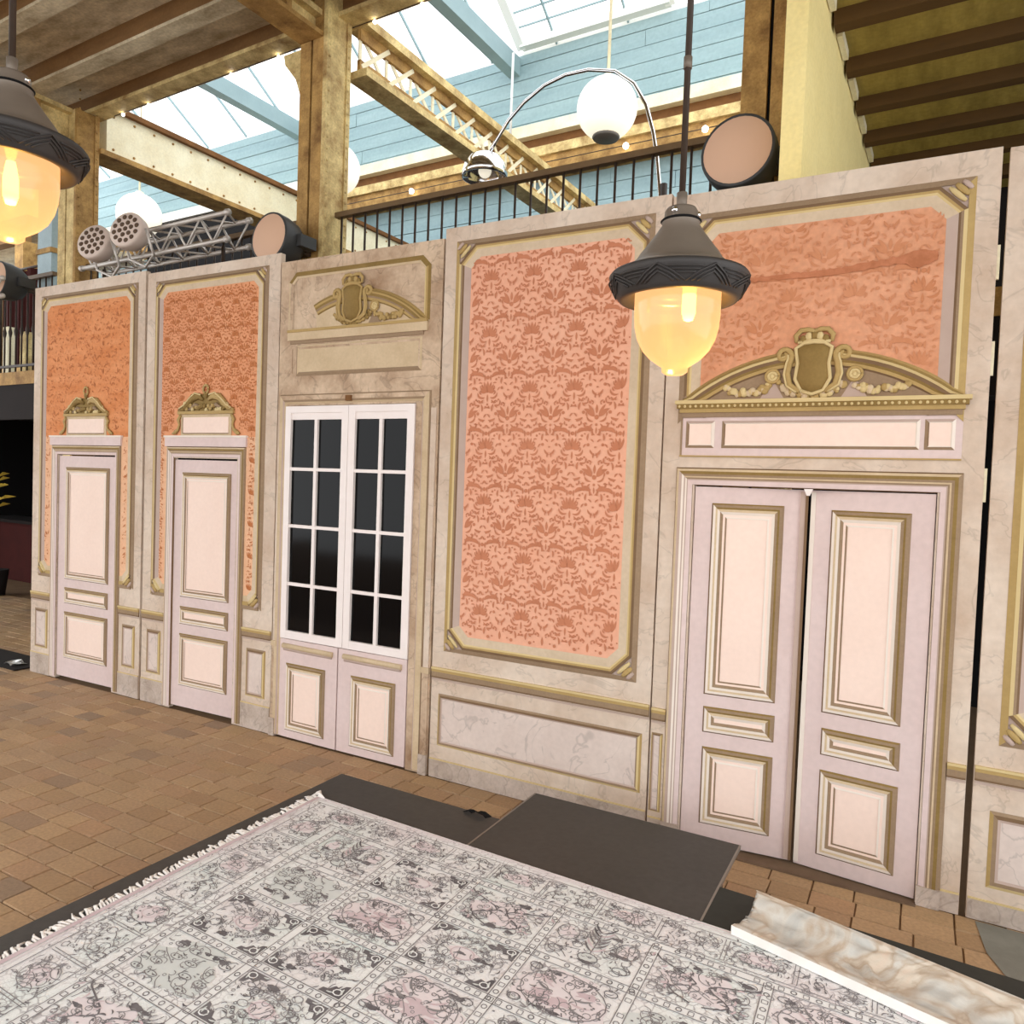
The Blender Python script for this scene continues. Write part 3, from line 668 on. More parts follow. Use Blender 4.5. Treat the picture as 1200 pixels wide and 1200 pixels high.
def leaf_door(root, uc, u0, u1, z0, z1, hinge, ang, panels, label=None, m_='lavender', inset=.012, k=1., th=.035):
    """door leaf as a part; its raised panels are sub-parts. hinge 'L' or 'R'"""
    hu = u0 if hinge == 'L' else u1; org = (hu, 0, 0)
    p = MB(org); p.box(u0, u1, 0, th, z0, z1, m_)
    d = p.build('door_leaf', root, loc=(hu-uc, inset, 0), rot=(0, 0, ang))
    if label: d['label'] = label
    for (a, b, c, e) in panels: door_panel(d, a, b, c, e, org, k)
    return d
def surround(root, uc, u0, u1, z1, w_, bands, z0=0.02, name='door_surround'):
    """three sided architrave u0..u1 outer; bands [(frac, depth, (L,T,R))]"""
    p = wmb(uc)
    for k in range(len(bands)-1):
        a, da, c = bands[k]; b, db, _ = bands[k+1]; a *= w_; b *= w_
        p.face([W(u0+a, da, z0), W(u0+b, db, z0), W(u0+b, db, z1-b), W(u0+a, da, z1-a)], c[0])
        p.face([W(u0+a, da, z1-a), W(u0+b, db, z1-b), W(u1-b, db, z1-b), W(u1-a, da, z1-a)], c[1])
        p.face([W(u1-a, da, z0), W(u1-a, da, z1-a), W(u1-b, db, z1-b), W(u1-b, db, z0)], c[2])
    return p.build(name, root)
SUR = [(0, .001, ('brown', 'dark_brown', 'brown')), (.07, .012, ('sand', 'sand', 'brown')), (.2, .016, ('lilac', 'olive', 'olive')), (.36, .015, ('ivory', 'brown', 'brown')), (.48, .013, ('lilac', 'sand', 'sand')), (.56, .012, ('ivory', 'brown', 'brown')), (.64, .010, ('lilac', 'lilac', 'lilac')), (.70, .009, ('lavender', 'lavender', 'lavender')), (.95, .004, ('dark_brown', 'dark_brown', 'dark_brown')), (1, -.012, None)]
def board(root, uc, u0, u1, z1, op=None, m_='cream', th=.045):
    """the covered frame of a flat with an optional opening (u0,u1,ztop)"""
    p = wmb(uc)
    if op:
        a, b, zt = op
        wbox(p, u0, a, 0.003, z1, -th, 0, m_); wbox(p, b, u1, 0.003, z1, -th, 0, m_); wbox(p, a, b, zt, z1, -th, 0, m_)
    else: wbox(p, u0, u1, .003, z1, -th, 0, m_)
    p.build('canvas', root)
def flat(label, uc): return thing('scenery_flat', label, 'stage flat', (uc, YW, 0), 'painted stage flats')

# ---- ornament pieces in low relief
def arcpts(cu, cz, R, a0, a1, n=24): return [(cu+R*math.cos(a0+(a1-a0)*i/n), cz+R*math.sin(a0+(a1-a0)*i/n)) for i in range(n+1)]
def band(mb, pa, pb, da, db, m_):
    for i in range(len(pa)-1):
        mb.face([W(pa[i][0], da, pa[i][1]), W(pa[i+1][0], da, pa[i+1][1]), W(pb[i+1][0], db, pb[i+1][1]), W(pb[i][0], db, pb[i][1])], m_)
def wtube(mb, pts, r, m_, d=.012, n=6, fl=.6): mb.tube([W(u, d, z) for u, z in pts], r, m_, n, flat=((0, 1, 0), fl))
def spiral(cu, cz, r0, r1, a0, turns, n=22): return [(cu+(r0+(r1-r0)*i/n)*math.cos(a0+turns*2*pi*i/n), cz+(r0+(r1-r0)*i/n)*math.sin(a0+turns*2*pi*i/n)) for i in range(n+1)]
def pediment(root, uc, u0, u1, zb, zp, cu, left=1., tone=0):
    """segmental pediment with ribs, garland and shield; zb spring, zp crown of arch"""
    half = (u1-u0)/2; c0 = (u0+u1)/2; sag = zp-zb; R = (half*half+sag*sag)/(2*sag); cz = zp-R
    a = math.asin(min(half/R, 1)); ps = ('gold', 'olive', 'light_gold', 'dark_brown', 'olive', 'gold', 'dark_brown') if not tone else ('gold', 'olive', 'gold', 'olive', 'brown', 'gold', 'olive')
    p = wmb(uc); t0 = pi/2+a*left
    pts = arcpts(c0, cz, R-.02, t0, pi/2-a); ngon(p, [q for q in pts if q[1] >= zb-.02]+[(u1, zb), (c0-half*left, zb)], .0055, 'brown' if not tone else 'sand'); p.build('tympanum', root)
    offs = [0, .014, .026, .038, .056, .068, .084, .096]; dps = [.003, .022, .024, .018, .020, .014, .012, .003]
    p = wmb(uc)
    for k in range(7):
        A = arcpts(c0, cz, R-offs[k], t0, pi/2-a); B = arcpts(c0, cz, R-offs[k+1], t0, pi/2-a)
        A = [(x_, max(z_, zb)) for x_, z_ in A]; B = [(x_, max(z_, zb)) for x_, z_ in B]
        band(p, A, B, dps[k], dps[k+1], ps[k])
    p.build('arch_ribs', root)
    # garland
    rn = random.Random(int(abs(uc)*100))
    def swag(ua, ub, z_, dip, n, r):
        p = wmb(uc)
        for i in range(n):
            t = (i+.5)/n; u = ua+(ub-ua)*t; zz = z_-dip*4*t*(1-t)
            for q in range(3): p.ball(W(u+rn.uniform(-.014, .014), .012, zz+rn.uniform(-.014, .014)), r*rn.uniform(.7, 1.15), rn.choice(('light_gold', 'gold', 'light_gold', 'sand') if not tone else ('gold', 'olive', 'gold')), 7, 4, (1, .5, 1))
        p.build('garland', root)
    zs = zb+.085
    swag(cu-.17, cu+.17, zs, .07, 14, .018); swag(cu+.2, cu+.46, zs-.015, .035, 10, .018)
    if left > .7: swag(cu-.46, cu-.2, zs-.015, .035, 10, .018)
    for sg in (-1, 1):
        if left < .7 and sg < 0: continue
        p = wmb(uc); u = cu+sg*.2
        for k, m_ in ((.034, 'gold'), (.02, 'light_gold')): wtube(p, [(u+k*math.cos(t*pi/8), zs+.035+k*math.sin(t*pi/8)) for t in range(17)], .008, m_, .016)
        p.ball(W(u, .014, zs+.035), .014, 'light_gold', 8, 5, (1, .5, 1)); p.build('rosette', root)
        p = wmb(uc); ngon(p, [(u-.06, zb+.005), (u+.06, zb+.005), (u+.045, zb+.03), (u+.01, zb+.09), (u-.01, zb+.09), (u-.045, zb+.03)], .006, 'lilac' if not tone else 'brown'); p.build('drape', root)
    # shield
    shield(root, uc, cu, zb+.04, tone)
def shield(root, uc, cu, z0, tone=0, s=1.):
    hi, md, lo = ('light_gold', 'gold', 'olive') if not tone else ('gold', 'gold', 'olive')
    p = wmb(uc); body = [(-.055, .0), (0, -.02), (.055, .0), (.085, .06), (.075, .14), (.088, .22), (.05, .245), (0, .25), (-.05, .245), (-.088, .22), (-.075, .14), (-.085, .06)]
    B = [(cu+a*s, z0+b*s) for a, b in body]; n = len(B); cc = W(cu, .045, z0+.12*s)
    for i in range(n):
        a, b = B[i], B[(i+1) % n]; ia = (cu+(a[0]-cu)*.6, z0+.12*s+(a[1]-z0-.12*s)*.6); ib = (cu+(b[0]-cu)*.6, z0+.12*s+(b[1]-z0-.12*s)*.6)
        p.face([W(a[0], .02, a[1]), W(b[0], .02, b[1]), W(ib[0], .04, ib[1]), W(ia[0], .04, ia[1])], 'olive', True); p.face([W(ia[0], .04, ia[1]), W(ib[0], .04, ib[1]), cc], 'olive', True)
        p.face([W(a[0], .02, a[1]), W(a[0], 0, a[1]), W(b[0], 0, b[1]), W(b[0], .02, b[1])], lo)
    p.build('shield_body', root)
    p = wmb(uc); wtube(p, B+[B[0]], .010*s, hi, .024)
    p.build('shield_rim', root)
    for sg in (-1, 1):
        p = wmb(uc)
        path = [(cu+sg*(.06)*s, z0-.005*s), (cu+sg*.11*s, z0+.03*s), (cu+sg*.125*s, z0+.09*s), (cu+sg*.115*s, z0+.15*s)]+[(cu+sg*(.145*s)+sg*q[0], z0+.185*s+q[1]) for q in spiral(0, 0, .04*s, .008*s, pi*1.1, -1.3, 16)]
        wtube(p, path, [.016*s]*4+[.016*s-.006*s*i/16 for i in range(17)], md, .02)
        path2 = [(u+sg*.016, z-.004) for u, z in path[:6]]; wtube(p, path2, .006*s, hi, .026); p.build('volute', root)
    p = wmb(uc)
    for sg in (-1, 1):
        wtube(p, [(cu+sg*q[0], z0+.285*s+q[1]) for q in ((.0, .02), (.03*s, .03*s), (.065*s, .028*s), (.09*s, .0), (.085*s, -.035*s))], [.012*s, .013*s, .014*s, .014*s, .01*s], md, .02)
    for k in range(5):
        t = (k-2)/2; p.ball(W(cu+t*.055*s, .018, z0+(.285-.02*t*t)*s), .019*s, hi if k % 2 else lo, 8, 5, (1, .6, 1.2))
    wtube(p, [(cu-.08*s, z0+.25*s), (cu, z0+.258*s), (cu+.08*s, z0+.25*s)], .009*s, hi, .022)
    p.build('crown', root)

# ---- flats 1 and 2: narrow flats with a single door and a small crest
def door_flat(label, u0, u1, zt, fr, op, sur_u, papers, crest_u, crest_z, door_ang, faded):
    uc = (u0+u1)/2; R = flat(label, uc); board(R, uc, u0, u1, zt, op)
    fu0, fz0, fu1, fz1 = fr
    paper, prt = papers; sc = .88
    a, b = sur_u; av = lambda u, z: (a-.03 < u < b+.03 and z < 2.34) or (abs(u-crest_u) < .38 and z < 2.52) or (abs(u-crest_u) < .26 and z < crest_z-.06)
    prof = [(t*sc, d) for t, d in FRAME_P]; inn = .118*sc
    # wallpaper left and right of the door and above it
    p = wmb(uc)
    for q in ((fu0+inn-.004, a, fz0+inn, 2.3), (b, fu1-inn+.004, fz0+inn, 2.3)): quad(p, q[0], q[1], q[2], q[3], .0025, 'paper_pale')
    ol = outline(fu0, 2.3-inn, fu1, fz1, inn-.004, .08); ngon(p, [(fu0+inn-.004, 2.3), (fu1-inn+.004, 2.3)]+ol[3:7], .0025, paper); p.build('wallpaper', R)
    p = wmb(uc); damask(p, fu0+inn, fu1-inn, fz0+inn, fz1-inn, prt, ch=.06, keep=.3 if faded else 1., cw=.205, rh=.25, ms=.68, avoid=av, seed=int(-uc*10)); tag(p.build('damask_print', R, fix=False), kind='stuff')
    p = wmb(uc); two_step(p, fu0, fz0, fu1, fz1, prof, FRAME_C, .08)
    # keep only what the door leaves free: drop bottom faces crossing the opening
    keepf = []
    for f, mi, sm in zip(p.f, p.mi, p.sm):
        cs = [p.v[i] for i in f]; xs_ = [c.x+uc for c in cs]
        if min(xs_) < a and max(xs_) > b and max(c.z for c in cs) < 2: continue
        keepf.append((f, mi, sm))
    p.f = [k[0] for k in keepf]; p.mi = [k[1] for k in keepf]; p.sm = [k[2] for k in keepf]
    for q0, q1 in ((fu0+.03, a), (b, fu1-.03)): wbox(p, q0, q1, fz0, fz0+.03, 0, .012, 'brown'); wbox(p, q0, q1, fz0+.03, fz0+.06, 0, .01, 'gold'); wbox(p, q0, q1, fz0+.06, fz0+inn, 0, .004, 'sand')
    p.build('panel_frame', R)
    for cn in ('TL', 'TR', 'BL', 'BR'):
        p = wmb(uc); su = 1 if 'L' in cn else -1; sz = -1 if 'T' in cn else 1
        scroll(p, fu0 if su > 0 else fu1, fz1 if sz < 0 else fz0, su, sz, .85 if sz < 0 else 1.1); p.build('corner_scroll', R)
    dado(R, uc, u0+.005, a-.0, .8); dado(R, uc, b, u1-.005, .8)
    for q0, q1 in ((u0+.07, a-.04), (b+.05, u1-.06)): dado_panel(R, uc, q0, .26, q1, .64)
    skirting(R, uc, u0+.004, a, .2); skirting(R, uc, b, u1-.004, .2)
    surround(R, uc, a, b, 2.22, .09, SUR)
    p = wmb(uc); wbox(p, a-.01, b+.01, 2.22, 2.30, 0, .02, 'lavender'); wbox(p, a-.02, b+.02, 2.295, 2.31, 0, .026, 'ivory'); p.build('cornice_block', R)
    # neck panel with consoles
    h = .3; p = wmb(uc); wbox(p, crest_u-h, crest_u+h, 2.31, 2.49, 0, .008, 'sand'); wbox(p, crest_u-h+.03, crest_u+h-.03, 2.33, 2.46, .008, .012, 'peach'); wbox(p, crest_u-h+.03, crest_u+h-.03, 2.325, 2.332, .008, .014, 'brown'); wbox(p, crest_u-h+.025, crest_u-h+.032, 2.33, 2.46, .008, .014, 'brown'); p.build('neck_panel', R)
    for sg in (-1, 1):
        p = wmb(uc); wtube(p, [(crest_u+sg*(h+q[0]), q[1]) for q in ((.0, 2.48), (.03, 2.44), (.015, 2.40), (.03, 2.36), (.07, 2.335), (.10, 2.325))], [.016, .018, .012, .014, .02, .008], 'gold', .012); p.build('console', R)
    p = wmb(uc); wbox(p, crest_u-h-.03, crest_u+h+.03, 2.485, 2.51, 0, .022, 'gold'); p.build('crest_shelf', R)
    p = wmb(uc); half_ = [(.31, 2.512), (.26, 2.55), (.2, 2.61), (.13, 2.655), (.05, 2.65)]
    ngon(p, [(crest_u+a_, b_) for a_, b_ in half_]+[(crest_u-a_, b_) for a_, b_ in half_[::-1]], .006, 'olive'); p.build('crest_back', R)
    p = wmb(uc); top = crest_z
    for sg in (-1, 1):
        wtube(p, [(crest_u+sg*q[0], q[1]) for q in ((.33, 2.515), (.27, 2.53), (.22, 2.57), (.16, 2.62), (.08, 2.63), (.03, 2.6))], [.012, .02, .03, .034, .028, .012], 'gold' if sg > 0 else 'olive', .012)
        wtube(p, [(crest_u+sg*q[0], q[1]) for q in ((.31, 2.53), (.25, 2.56), (.19, 2.61), (.12, 2.655), (.05, 2.64))], .008, 'light_gold', .026)
        wtube(p, [(crest_u+sg*q[0], q[1]) for q in ((.2, 2.52), (.13, 2.56), (.05, 2.545))], [.01, .02, .01], 'brown', .012)
    p.build('crest_scrolls', R)
    p = wmb(uc); rn = random.Random(2)
    for i in range(22): t = -1+2*i/21; p.ball(W(crest_u+t*.25, .014, 2.535+.02*t*t+rn.uniform(-.03, .02)-.0), .02, rn.choice(('light_gold', 'gold', 'olive')), 7, 4, (1, .5, 1))
    p.build('crest_garland', R)
    p = wmb(uc); wtube(p, [(crest_u+.03*math.cos(t*pi/6), top-.045+.035*math.sin(t*pi/6)) for t in range(13)], .011, 'gold', .014); p.ball(W(crest_u, .012, top-.09), .024, 'olive', 8, 5, (1, .5, 1.2)); p.build('crest_knot', R)
    d0, d1, dz = op; wd = d1-d0; x0, x1 = d0+.008, d1-.008
    i = .09*wd/.75
    leaf_door(R, uc, x0, x1, .03, dz-.015, 'L', door_ang, [(x0+i, .96, x1-i, dz-.12), (x0+i, .73, x1-i, .88), (x0+i, .21, x1-i, .65)], k=.85)
    return R
door_flat('leftmost flat with faded orange wallpaper and a scuffed narrow door', -7.59, -5.935, 3.725, (-7.48, .96, -6.03, 3.635), (-7.18, -6.315, 2.135), (-7.27, -6.225), ('paper_orange', 'print_rust'), -6.74, 2.76, math.radians(1.2), True)
door_flat('flat with crisp orange damask and a clean narrow door, second from the left', -5.905, -4.345, 3.695, (-5.795, .945, -4.465, 3.615), (-5.53, -4.765, 2.125), (-5.61, -4.665), ('paper_rust', 'print_rust'), -5.135, 2.73, math.radians(1.8), False)

# ---- flat 3: french window
uc = -3.6; R = flat('worn flat with a white french window and a faded crest', uc)
board(R, uc, -4.335, -2.86, 3.62, (-4.275, -3.045, 2.535), 'cream_worn')
p = wmb(uc); moulding(p, -4.25, 3.02, -2.955, 3.53, [(0, .001), (.02, .008), (.035, .01), (.05, .003)], [('sand', 'olive', 'olive', 'sand'), ('cream_worn', 'olive', 'gold', 'sand'), ('cream_worn', 'sand', 'light_gold', 'sand')], .07); p.build('panel_frame', R)
p = wmb(uc); wbox(p, -4.24, -2.965, 3.02, 3.085, 0, .018, 'sand'); wbox(p, -4.24, -2.965, 3.08, 3.1, 0, .024, 'gold'); wbox(p, -4.22, -3.0, 2.995, 3.02, 0, .01, 'brown'); p.build('pediment_base', R)
pediment(R, uc, -4.25, -2.965, 3.10, 3.36, -3.62, left=.55, tone=1)
p = wmb(uc); moulding(p, -4.16, 2.755, -3.01, 2.985, [(0, .001), (.015, .008), (.03, .003)], [('brown', 'sand', 'sand', 'brown'), ('sand', 'cream_worn', 'cream_worn', 'brown')]); quad(p, -4.13, -3.04, 2.785, 2.955, .0032, 'sand'); p.build('frieze_panel', R)
p = wmb(uc); wbox(p, -4.27, -4.2, 2.78, 2.96, 0, .006, 'cream_worn'); p.build('frieze_block', R)
surround(R, uc, -4.315, -2.92, 2.62, .085, [(0, .001, ('brown',)*3), (.12, .012, ('sand', 'cream_worn', 'sand')), (.5, .016, ('lilac', 'brown', 'sand')), (.68, .012, ('sand', 'sand', 'lilac')), (1, -.01, None)], name='window_surround')
for a, b in ((-4.335, -4.282), (-2.925, -2.862)):
    p = wmb(uc); wbox(p, a, b, .004, .14, 0, .022, 'skirt_grey'); wbox(p, a+.006, b-.006, .14, .7, 0, .012, 'cream_worn'); wbox(p, a, b, .70, .74, 0, .018, 'sand'); wbox(p, a+.01, b-.01, .74, 2.5, 0, .009, 'cream'); p.build('pilaster_strip', R)
# two glazed leaves, above two panelled leaves
def glazed(u0, u1, z0, z1, stile_l, stile_r, parent):
    p = wmb(uc); o = (uc, YW, 0)
    fr = p
    wbox(p, u0, u0+stile_l, z0, z1, -.03, .012, 'white_paint'); wbox(p, u1-stile_r, u1, z0, z1, -.03, .012, 'white_paint')
    wbox(p, u0+stile_l, u1-stile_r, z0, z0+.06, -.029, .011, 'white_paint'); wbox(p, u0+stile_l, u1-stile_r, z1-.05, z1, -.029, .011, 'white_paint'); wbox(p, u0+stile_l, u1-stile_r, z1-.1, z1-.05, -.03, .002, 'white_paint')
    f = p.build('window_leaf', parent)
    a, b = u0+stile_l, u1-stile_r; c, d = z0+.06, z1-.1; mid = (a+b)/2
    p = wmb(uc); wbox(p, mid-.014, mid+.014, c, d, -.02, .008, 'white_paint'); p.build('muntin', f)
    hs = [c+(d-c)*k for k in (0, .235, .502, .767, 1)]
    hs = [.83, 1.19, 1.63, 2.06, 2.43]
    for h in hs[1:4]: p = wmb(uc); wbox(p, a, b, h-.012, h+.012, -.019, .0065, 'white_paint'); p.build('muntin', f)
    for k in range(4):
        for (x0, x1) in ((a, mid), (mid, b)):
            p = wmb(uc); t = random.uniform(-.004, .004); p.face([(x0, YW+.012+t, hs[k]), (x1, YW+.012, hs[k]), (x1, YW+.012-t, hs[k+1]), (x0, YW+.012, hs[k+1])], 'glass_dark'); p.build('pane', f)
glazed(-4.245, -3.632, .772, 2.53, .055, .06, R); glazed(-3.628, -3.048, .772, 2.53, .06, .06, R)
p = wmb(uc); wbox(p, -4.24, -3.05, .75, 2.53, -.06, -.045, 'black_cloth_and_gloom'); p.build('black_backing', R)
for a, b, ln, hg, ang in ((-4.265, -3.672, 'L', 'L', -.012), (-3.662, -3.052, 'R', 'R', .008)):
    d = leaf_door(R, uc, a, b, .015, .766, hg, ang, [(a+.085 if ln == 'L' else a+.12, .07, b-.11 if ln == 'L' else b-.09, .585)], inset=-.004)
    p = MB((a if hg == 'L' else b, 0, 0)); p.tube([(a+.05, -.006, .715), (b-.04, -.006, .71)], .02, 'sand', 8, flat=((0, 1, 0), .8)); p.tube([(a+.06, -.004, .69), (b-.05, -.004, .687)], .012, 'lilac', 8, flat=((0, 1, 0), .8)); p.build('weather_bar', d)
p = wmb(uc); wbox(p, -3.65, -3.60, 2.56, 2.60, 0, .03, 'iron_rust'); p.build('top_catch', R)

# ---- flat 4: large damask panel
uc = -2.08; R = flat('wide flat with one tall salmon damask panel, no door', uc); board(R, uc, -2.845, -1.315, 3.68)
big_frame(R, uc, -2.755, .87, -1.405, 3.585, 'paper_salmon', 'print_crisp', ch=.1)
dado(R, uc, -2.842, -1.318, .755); dado_panel(R, uc, -2.785, .225, -1.355, .578, .95); skirting(R, uc, -2.842, -1.318, .125)

# ---- flat 5: double doors under a pediment
uc = -.525; R = flat('flat with pink double doors under a gold arched pediment', uc); board(R, uc, -1.305, .262, 3.66, (-1.115, .075, 2.04))
fu0, fu1 = -1.225, .165; sc = 1.
prof = FRAME_P; inn = .118
p = wmb(uc); ol = outline(fu0, 2.3, fu1, 3.54, inn-.004, .1); ngon(p, [(fu0+inn, 2.52), (fu1-inn, 2.52)]+ol[3:7], .0025, 'paper_faded'); p.build('wallpaper', R)
av = lambda u, z: z < 2.52+.26*(1-((u+.52)/.7)**2) or (abs(u+.52) < .17 and z < 2.9)
p = wmb(uc); damask(p, fu0+inn, fu1-inn, 2.5, 3.54-inn, 'print_faded', ch=.04, keep=.85, avoid=av, seed=9); tag(p.build('damask_print', R, fix=False), kind='stuff')
C5 = [('brown', 'brown', 'gold', 'brown'), ('dark_brown', 'dark_brown', 'light_gold', 'brown'), ('gold', 'gold', 'brown', 'gold'), ('light_gold', 'light_gold', 'dark_brown', 'gold'), ('margin', 'margin', 'lilac', 'margin')]
p = wmb(uc); two_step(p, fu0, 2.51-.13, fu1, 3.54, prof, C5, .1)
keepf = [(f, a, b) for f, a, b in zip(p.f, p.mi, p.sm) if not (max(p.v[i].z for i in f) < 2.51+.01)]
p.f, p.mi, p.sm = [k[0] for k in keepf], [k[1] for k in keepf], [k[2] for k in keepf]; p.build('panel_frame', R)
for cn, u, su in (('TL', fu0, 1), ('TR', fu1, -1)): p = wmb(uc); scroll(p, u, 3.54, su, -1); p.build('corner_scroll', R)
p = wmb(uc)
for a, b, z0, z1, d, m_ in ((-1.235, .195, 2.487, 2.507, .04, 'light_gold'), (-1.225, .185, 2.462, 2.487, .034, 'olive'), (-1.21, .17, 2.44, 2.462, .024, 'gold'), (-1.2, .16, 2.415, 2.44, .014, 'brown')): wbox(p, a, b, z0, z1, 0, d, m_)
for i in range(46): p.ball(W(-1.21+i*.0305, .032, 2.474), .009, 'light_gold', 6, 4)
p.build('pediment_base', R)
pediment(R, uc, -1.215, .175, 2.507, 2.765, -.52)
p = wmb(uc); quad(p, -1.205, .165, 2.2, 2.415, .002, 'lavender'); wbox(p, -1.205, .165, 2.195, 2.203, 0, .012, 'gold'); wbox(p, -1.205, -1.195, 2.2, 2.415, 0, .006, 'brown'); p.build('frieze', R)
for a, b in ((-1.175, -1.015), (-.975, -.015), (.005, .135)):
    p = wmb(uc); moulding(p, a, 2.245, b, 2.395, [(0, .003), (.014, .01), (.02, .005)], [('brown', 'lilac', 'ivory', 'brown'), ('dark_brown', 'ivory', 'ivory', 'ivory')]); quad(p, a+.018, b-.018, 2.263, 2.377, .006, 'peach'); p.build('frieze_panel', R)
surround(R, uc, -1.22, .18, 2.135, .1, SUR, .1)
p = wmb(uc); wbox(p, -1.22, -1.118, .004, .1, 0, .02, 'skirt_grey'); p.build('plinth_block', R)
p = wmb(uc); wbox(p, .078, .18, .004, .1, 0, .02, 'skirt_grey'); p.build('plinth_block', R)
dado(R, uc, -1.303, -1.22, .745); dado(R, uc, .18, .26, .735)
dado_panel(R, uc, -1.298, .14, -1.232, .6, .5); skirting(R, uc, -1.303, -1.22, .1); skirting(R, uc, .18, .26, .1)
lf = leaf_door(R, uc, -1.11, -.522, .022, 2.03, 'L', math.radians(6), [(-1.015, .865, -.635, 1.94), (-1.013, .65, -.632, .797), (-1.01, .13, -.632, .568)], label='left pink leaf, pushed slightly inward')
p = MB((-1.11, 0, 0)); p.box(-.555, -.520, -.012, 0, .03, 2.02, 'lilac'); p.box(-.53, -.516, -.016, .01, .03, 2.02, 'dark_brown'); p.build('meeting_strip', lf)
rf = leaf_door(R, uc, -.508, .07, .018, 2.03, 'R', math.radians(-6), [(-.405, .86, -.03, 1.93), (-.4, .635, -.025, .778), (-.398, .1, -.025, .555)], label='right pink leaf, pushed slightly inward')
p = MB((.07, 0, 0)); p.box(-.508, -.485, -.004, 0, .03, 2.02, 'ivory'); p.build('worn_edge', rf)
p = wmb(uc); p.face([W(-.535, .01, 2.035), W(-.49, .01, 2.035), W(-.505, .01, 2.0), W(-.52, .01, 2.0)], 'white_paint'); p.face([W(-.535, .004, 2.035), W(-.52, .004, 2.0), W(-.505, .004, 2.0), W(-.49, .004, 2.035)], 'white_paint'); p.build('paper_tab', R)
for z in (3.05, 2.6, 2.0): p = wmb(uc); wbox(p, .262, .275, z, z+.16, -.03, -.015, 'iron_cream'); p.build('hinge_plate', R)

mat('stain', (170, 106, 72), .85, .8, 14, (204, 134, 100))
p = wmb(uc); rn = random.Random(12); n = 60; lo, hi = [], []
for i in range(n+1):
    t = i/n; u = -1.05+1.07*t; zc = 3.135+.045*t+.006*math.sin(9*t)+rn.uniform(-.004, .004); h = .008+.010*t+rn.uniform(0, .008)+(.026*math.sin(pi*(t-.86)/.14)*rn.uniform(.7, 1.1) if t > .86 else 0)
    lo.append((u, zc-h)); hi.append((u, zc+h*.8))
for i in range(n): p.face([W(lo[i][0], .0125, lo[i][1]), W(lo[i+1][0], .0125, lo[i+1][1]), W(hi[i+1][0], .0125, hi[i+1][1]), W(hi[i][0], .0125, hi[i][1])], 'stain')
p.build('water_stain', R)

p = wmb(uc); wbox(p, -1.12, .08, 0.0, .010, -.12, .04, 'flat_edge'); p.build('threshold', R)

# ---- flat 6, cut by the picture edge
uc = 1.0; R = flat('rightmost flat cut by the picture edge, cream with a gold frame line', uc); board(R, uc, .292, 1.75, 3.65)
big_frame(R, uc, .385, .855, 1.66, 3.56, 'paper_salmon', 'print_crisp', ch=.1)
dado(R, uc, .296, 1.746, .745); dado_panel(R, uc, .365, .17, 1.68, .54, 1.3); skirting(R, uc, .296, 1.746, .1)

# ================================================================== STAGE DECKS, RUG, PLASTER PIECE
ZB = .3
DKR = 3.13
def deck(label, pts, m_, trim=()):
    c = (sum(p[0] for p in pts)/len(pts), sum(p[1] for p in pts)/len(pts), 0)
    t = thing('stage_deck', label, 'stage platform', c, 'black stage decks'); p = MB(c); n = len(pts)
    p.face([(a, b, ZB) for a, b in pts], m_); p.face([(a, b, ZB-.04) for a, b in pts][::-1], m_)
    for i in range(n): a, b = pts[i], pts[(i+1) % n]; p.face([(a[0], a[1], ZB-.04), (b[0], b[1], ZB-.04), (b[0], b[1], ZB), (a[0], a[1], ZB)], m_)
    p.build('top', t)
    for a, b in pts:
        q = MB(c); x = a+(c[0]-a)*.06+(.03 if c[0] > a else -.03); y = b+(c[1]-b)*.06+(.03 if c[1] > b else -.03)
        q.box(x-.025, x+.025, y-.025, y+.025, .0, ZB-.04, 'iron_black'); q.build('leg', t)
    for a, b in trim:
        q = MB(c); q.bar((a[0], a[1], ZB-.0078), (b[0], b[1], ZB-.0078), .009, .016, 'deck_trim'); q.build('edge_trim', t)
deck('large black stage deck with the fringed rug, its corner towards the window', [(-2.83, -1.2), (-1.795, -1.2), (-1.795, 3.3), (-2.85, 3.31)], 'deck_black')
deck('dark deck reaching out towards the double doors', [(-1.783, -1.2), (-.685, -1.2), (-.685, 3.69), (-1.783, 3.69)], 'deck_black', [((-1.789, 2.95), (-1.789, 3.69)), ((-.680, 2.95), (-.680, 3.69))])
deck('greenish black deck under the plaster piece at the lower right', [(-.675, -1.2), (1.6, -1.2), (1.6, DKR), (-.675, 3.25)], 'deck_green')

# rug with compartments; drawn pattern lies a hair above the pile
RX0, RY1, RX1, RY0 = -2.73, 2.985, .75, .2
def rugp(x, y, z=0.):
    return (x+.028*(RY1-y), y-.030*(x-RX0), ZB+.012+z)
rug = thing('rug', 'pale grey and pink fringed rug patterned with chain bordered squares', 'rug', ((RX0+RX1)/2, (RY0+RY1)/2, ZB)); ro = tuple(rug.location)
p = MB(ro); NX, NY = 40, 30; rn = random.Random(11)
gp = {}
for i in range(NX+1):
    for j in range(NY+1):
        x = RX0+(RX1-RX0)*i/NX; y = RY0+(RY1-RY0)*j/NY; gp[i, j] = p.P(rugp(x, y, 0))
for i in range(NX):
    for j in range(NY): p.idx((gp[i, j], gp[i+1, j], gp[i+1, j+1], gp[i, j+1]), 'rug', True)
e = [(RX0, RY0), (RX1, RY0), (RX1, RY1), (RX0, RY1)]
for k in range(4):
    a, b = e[k], e[(k+1) % 4]; A, B = rugp(*a), rugp(*b); p.face([(A[0], A[1], ZB+.001), (B[0], B[1], ZB+.001), B, A], 'rug_pale')
p.build('pile', rug, fix=False)
pr = MB(ro); LV = [.0008]
RC = [0]
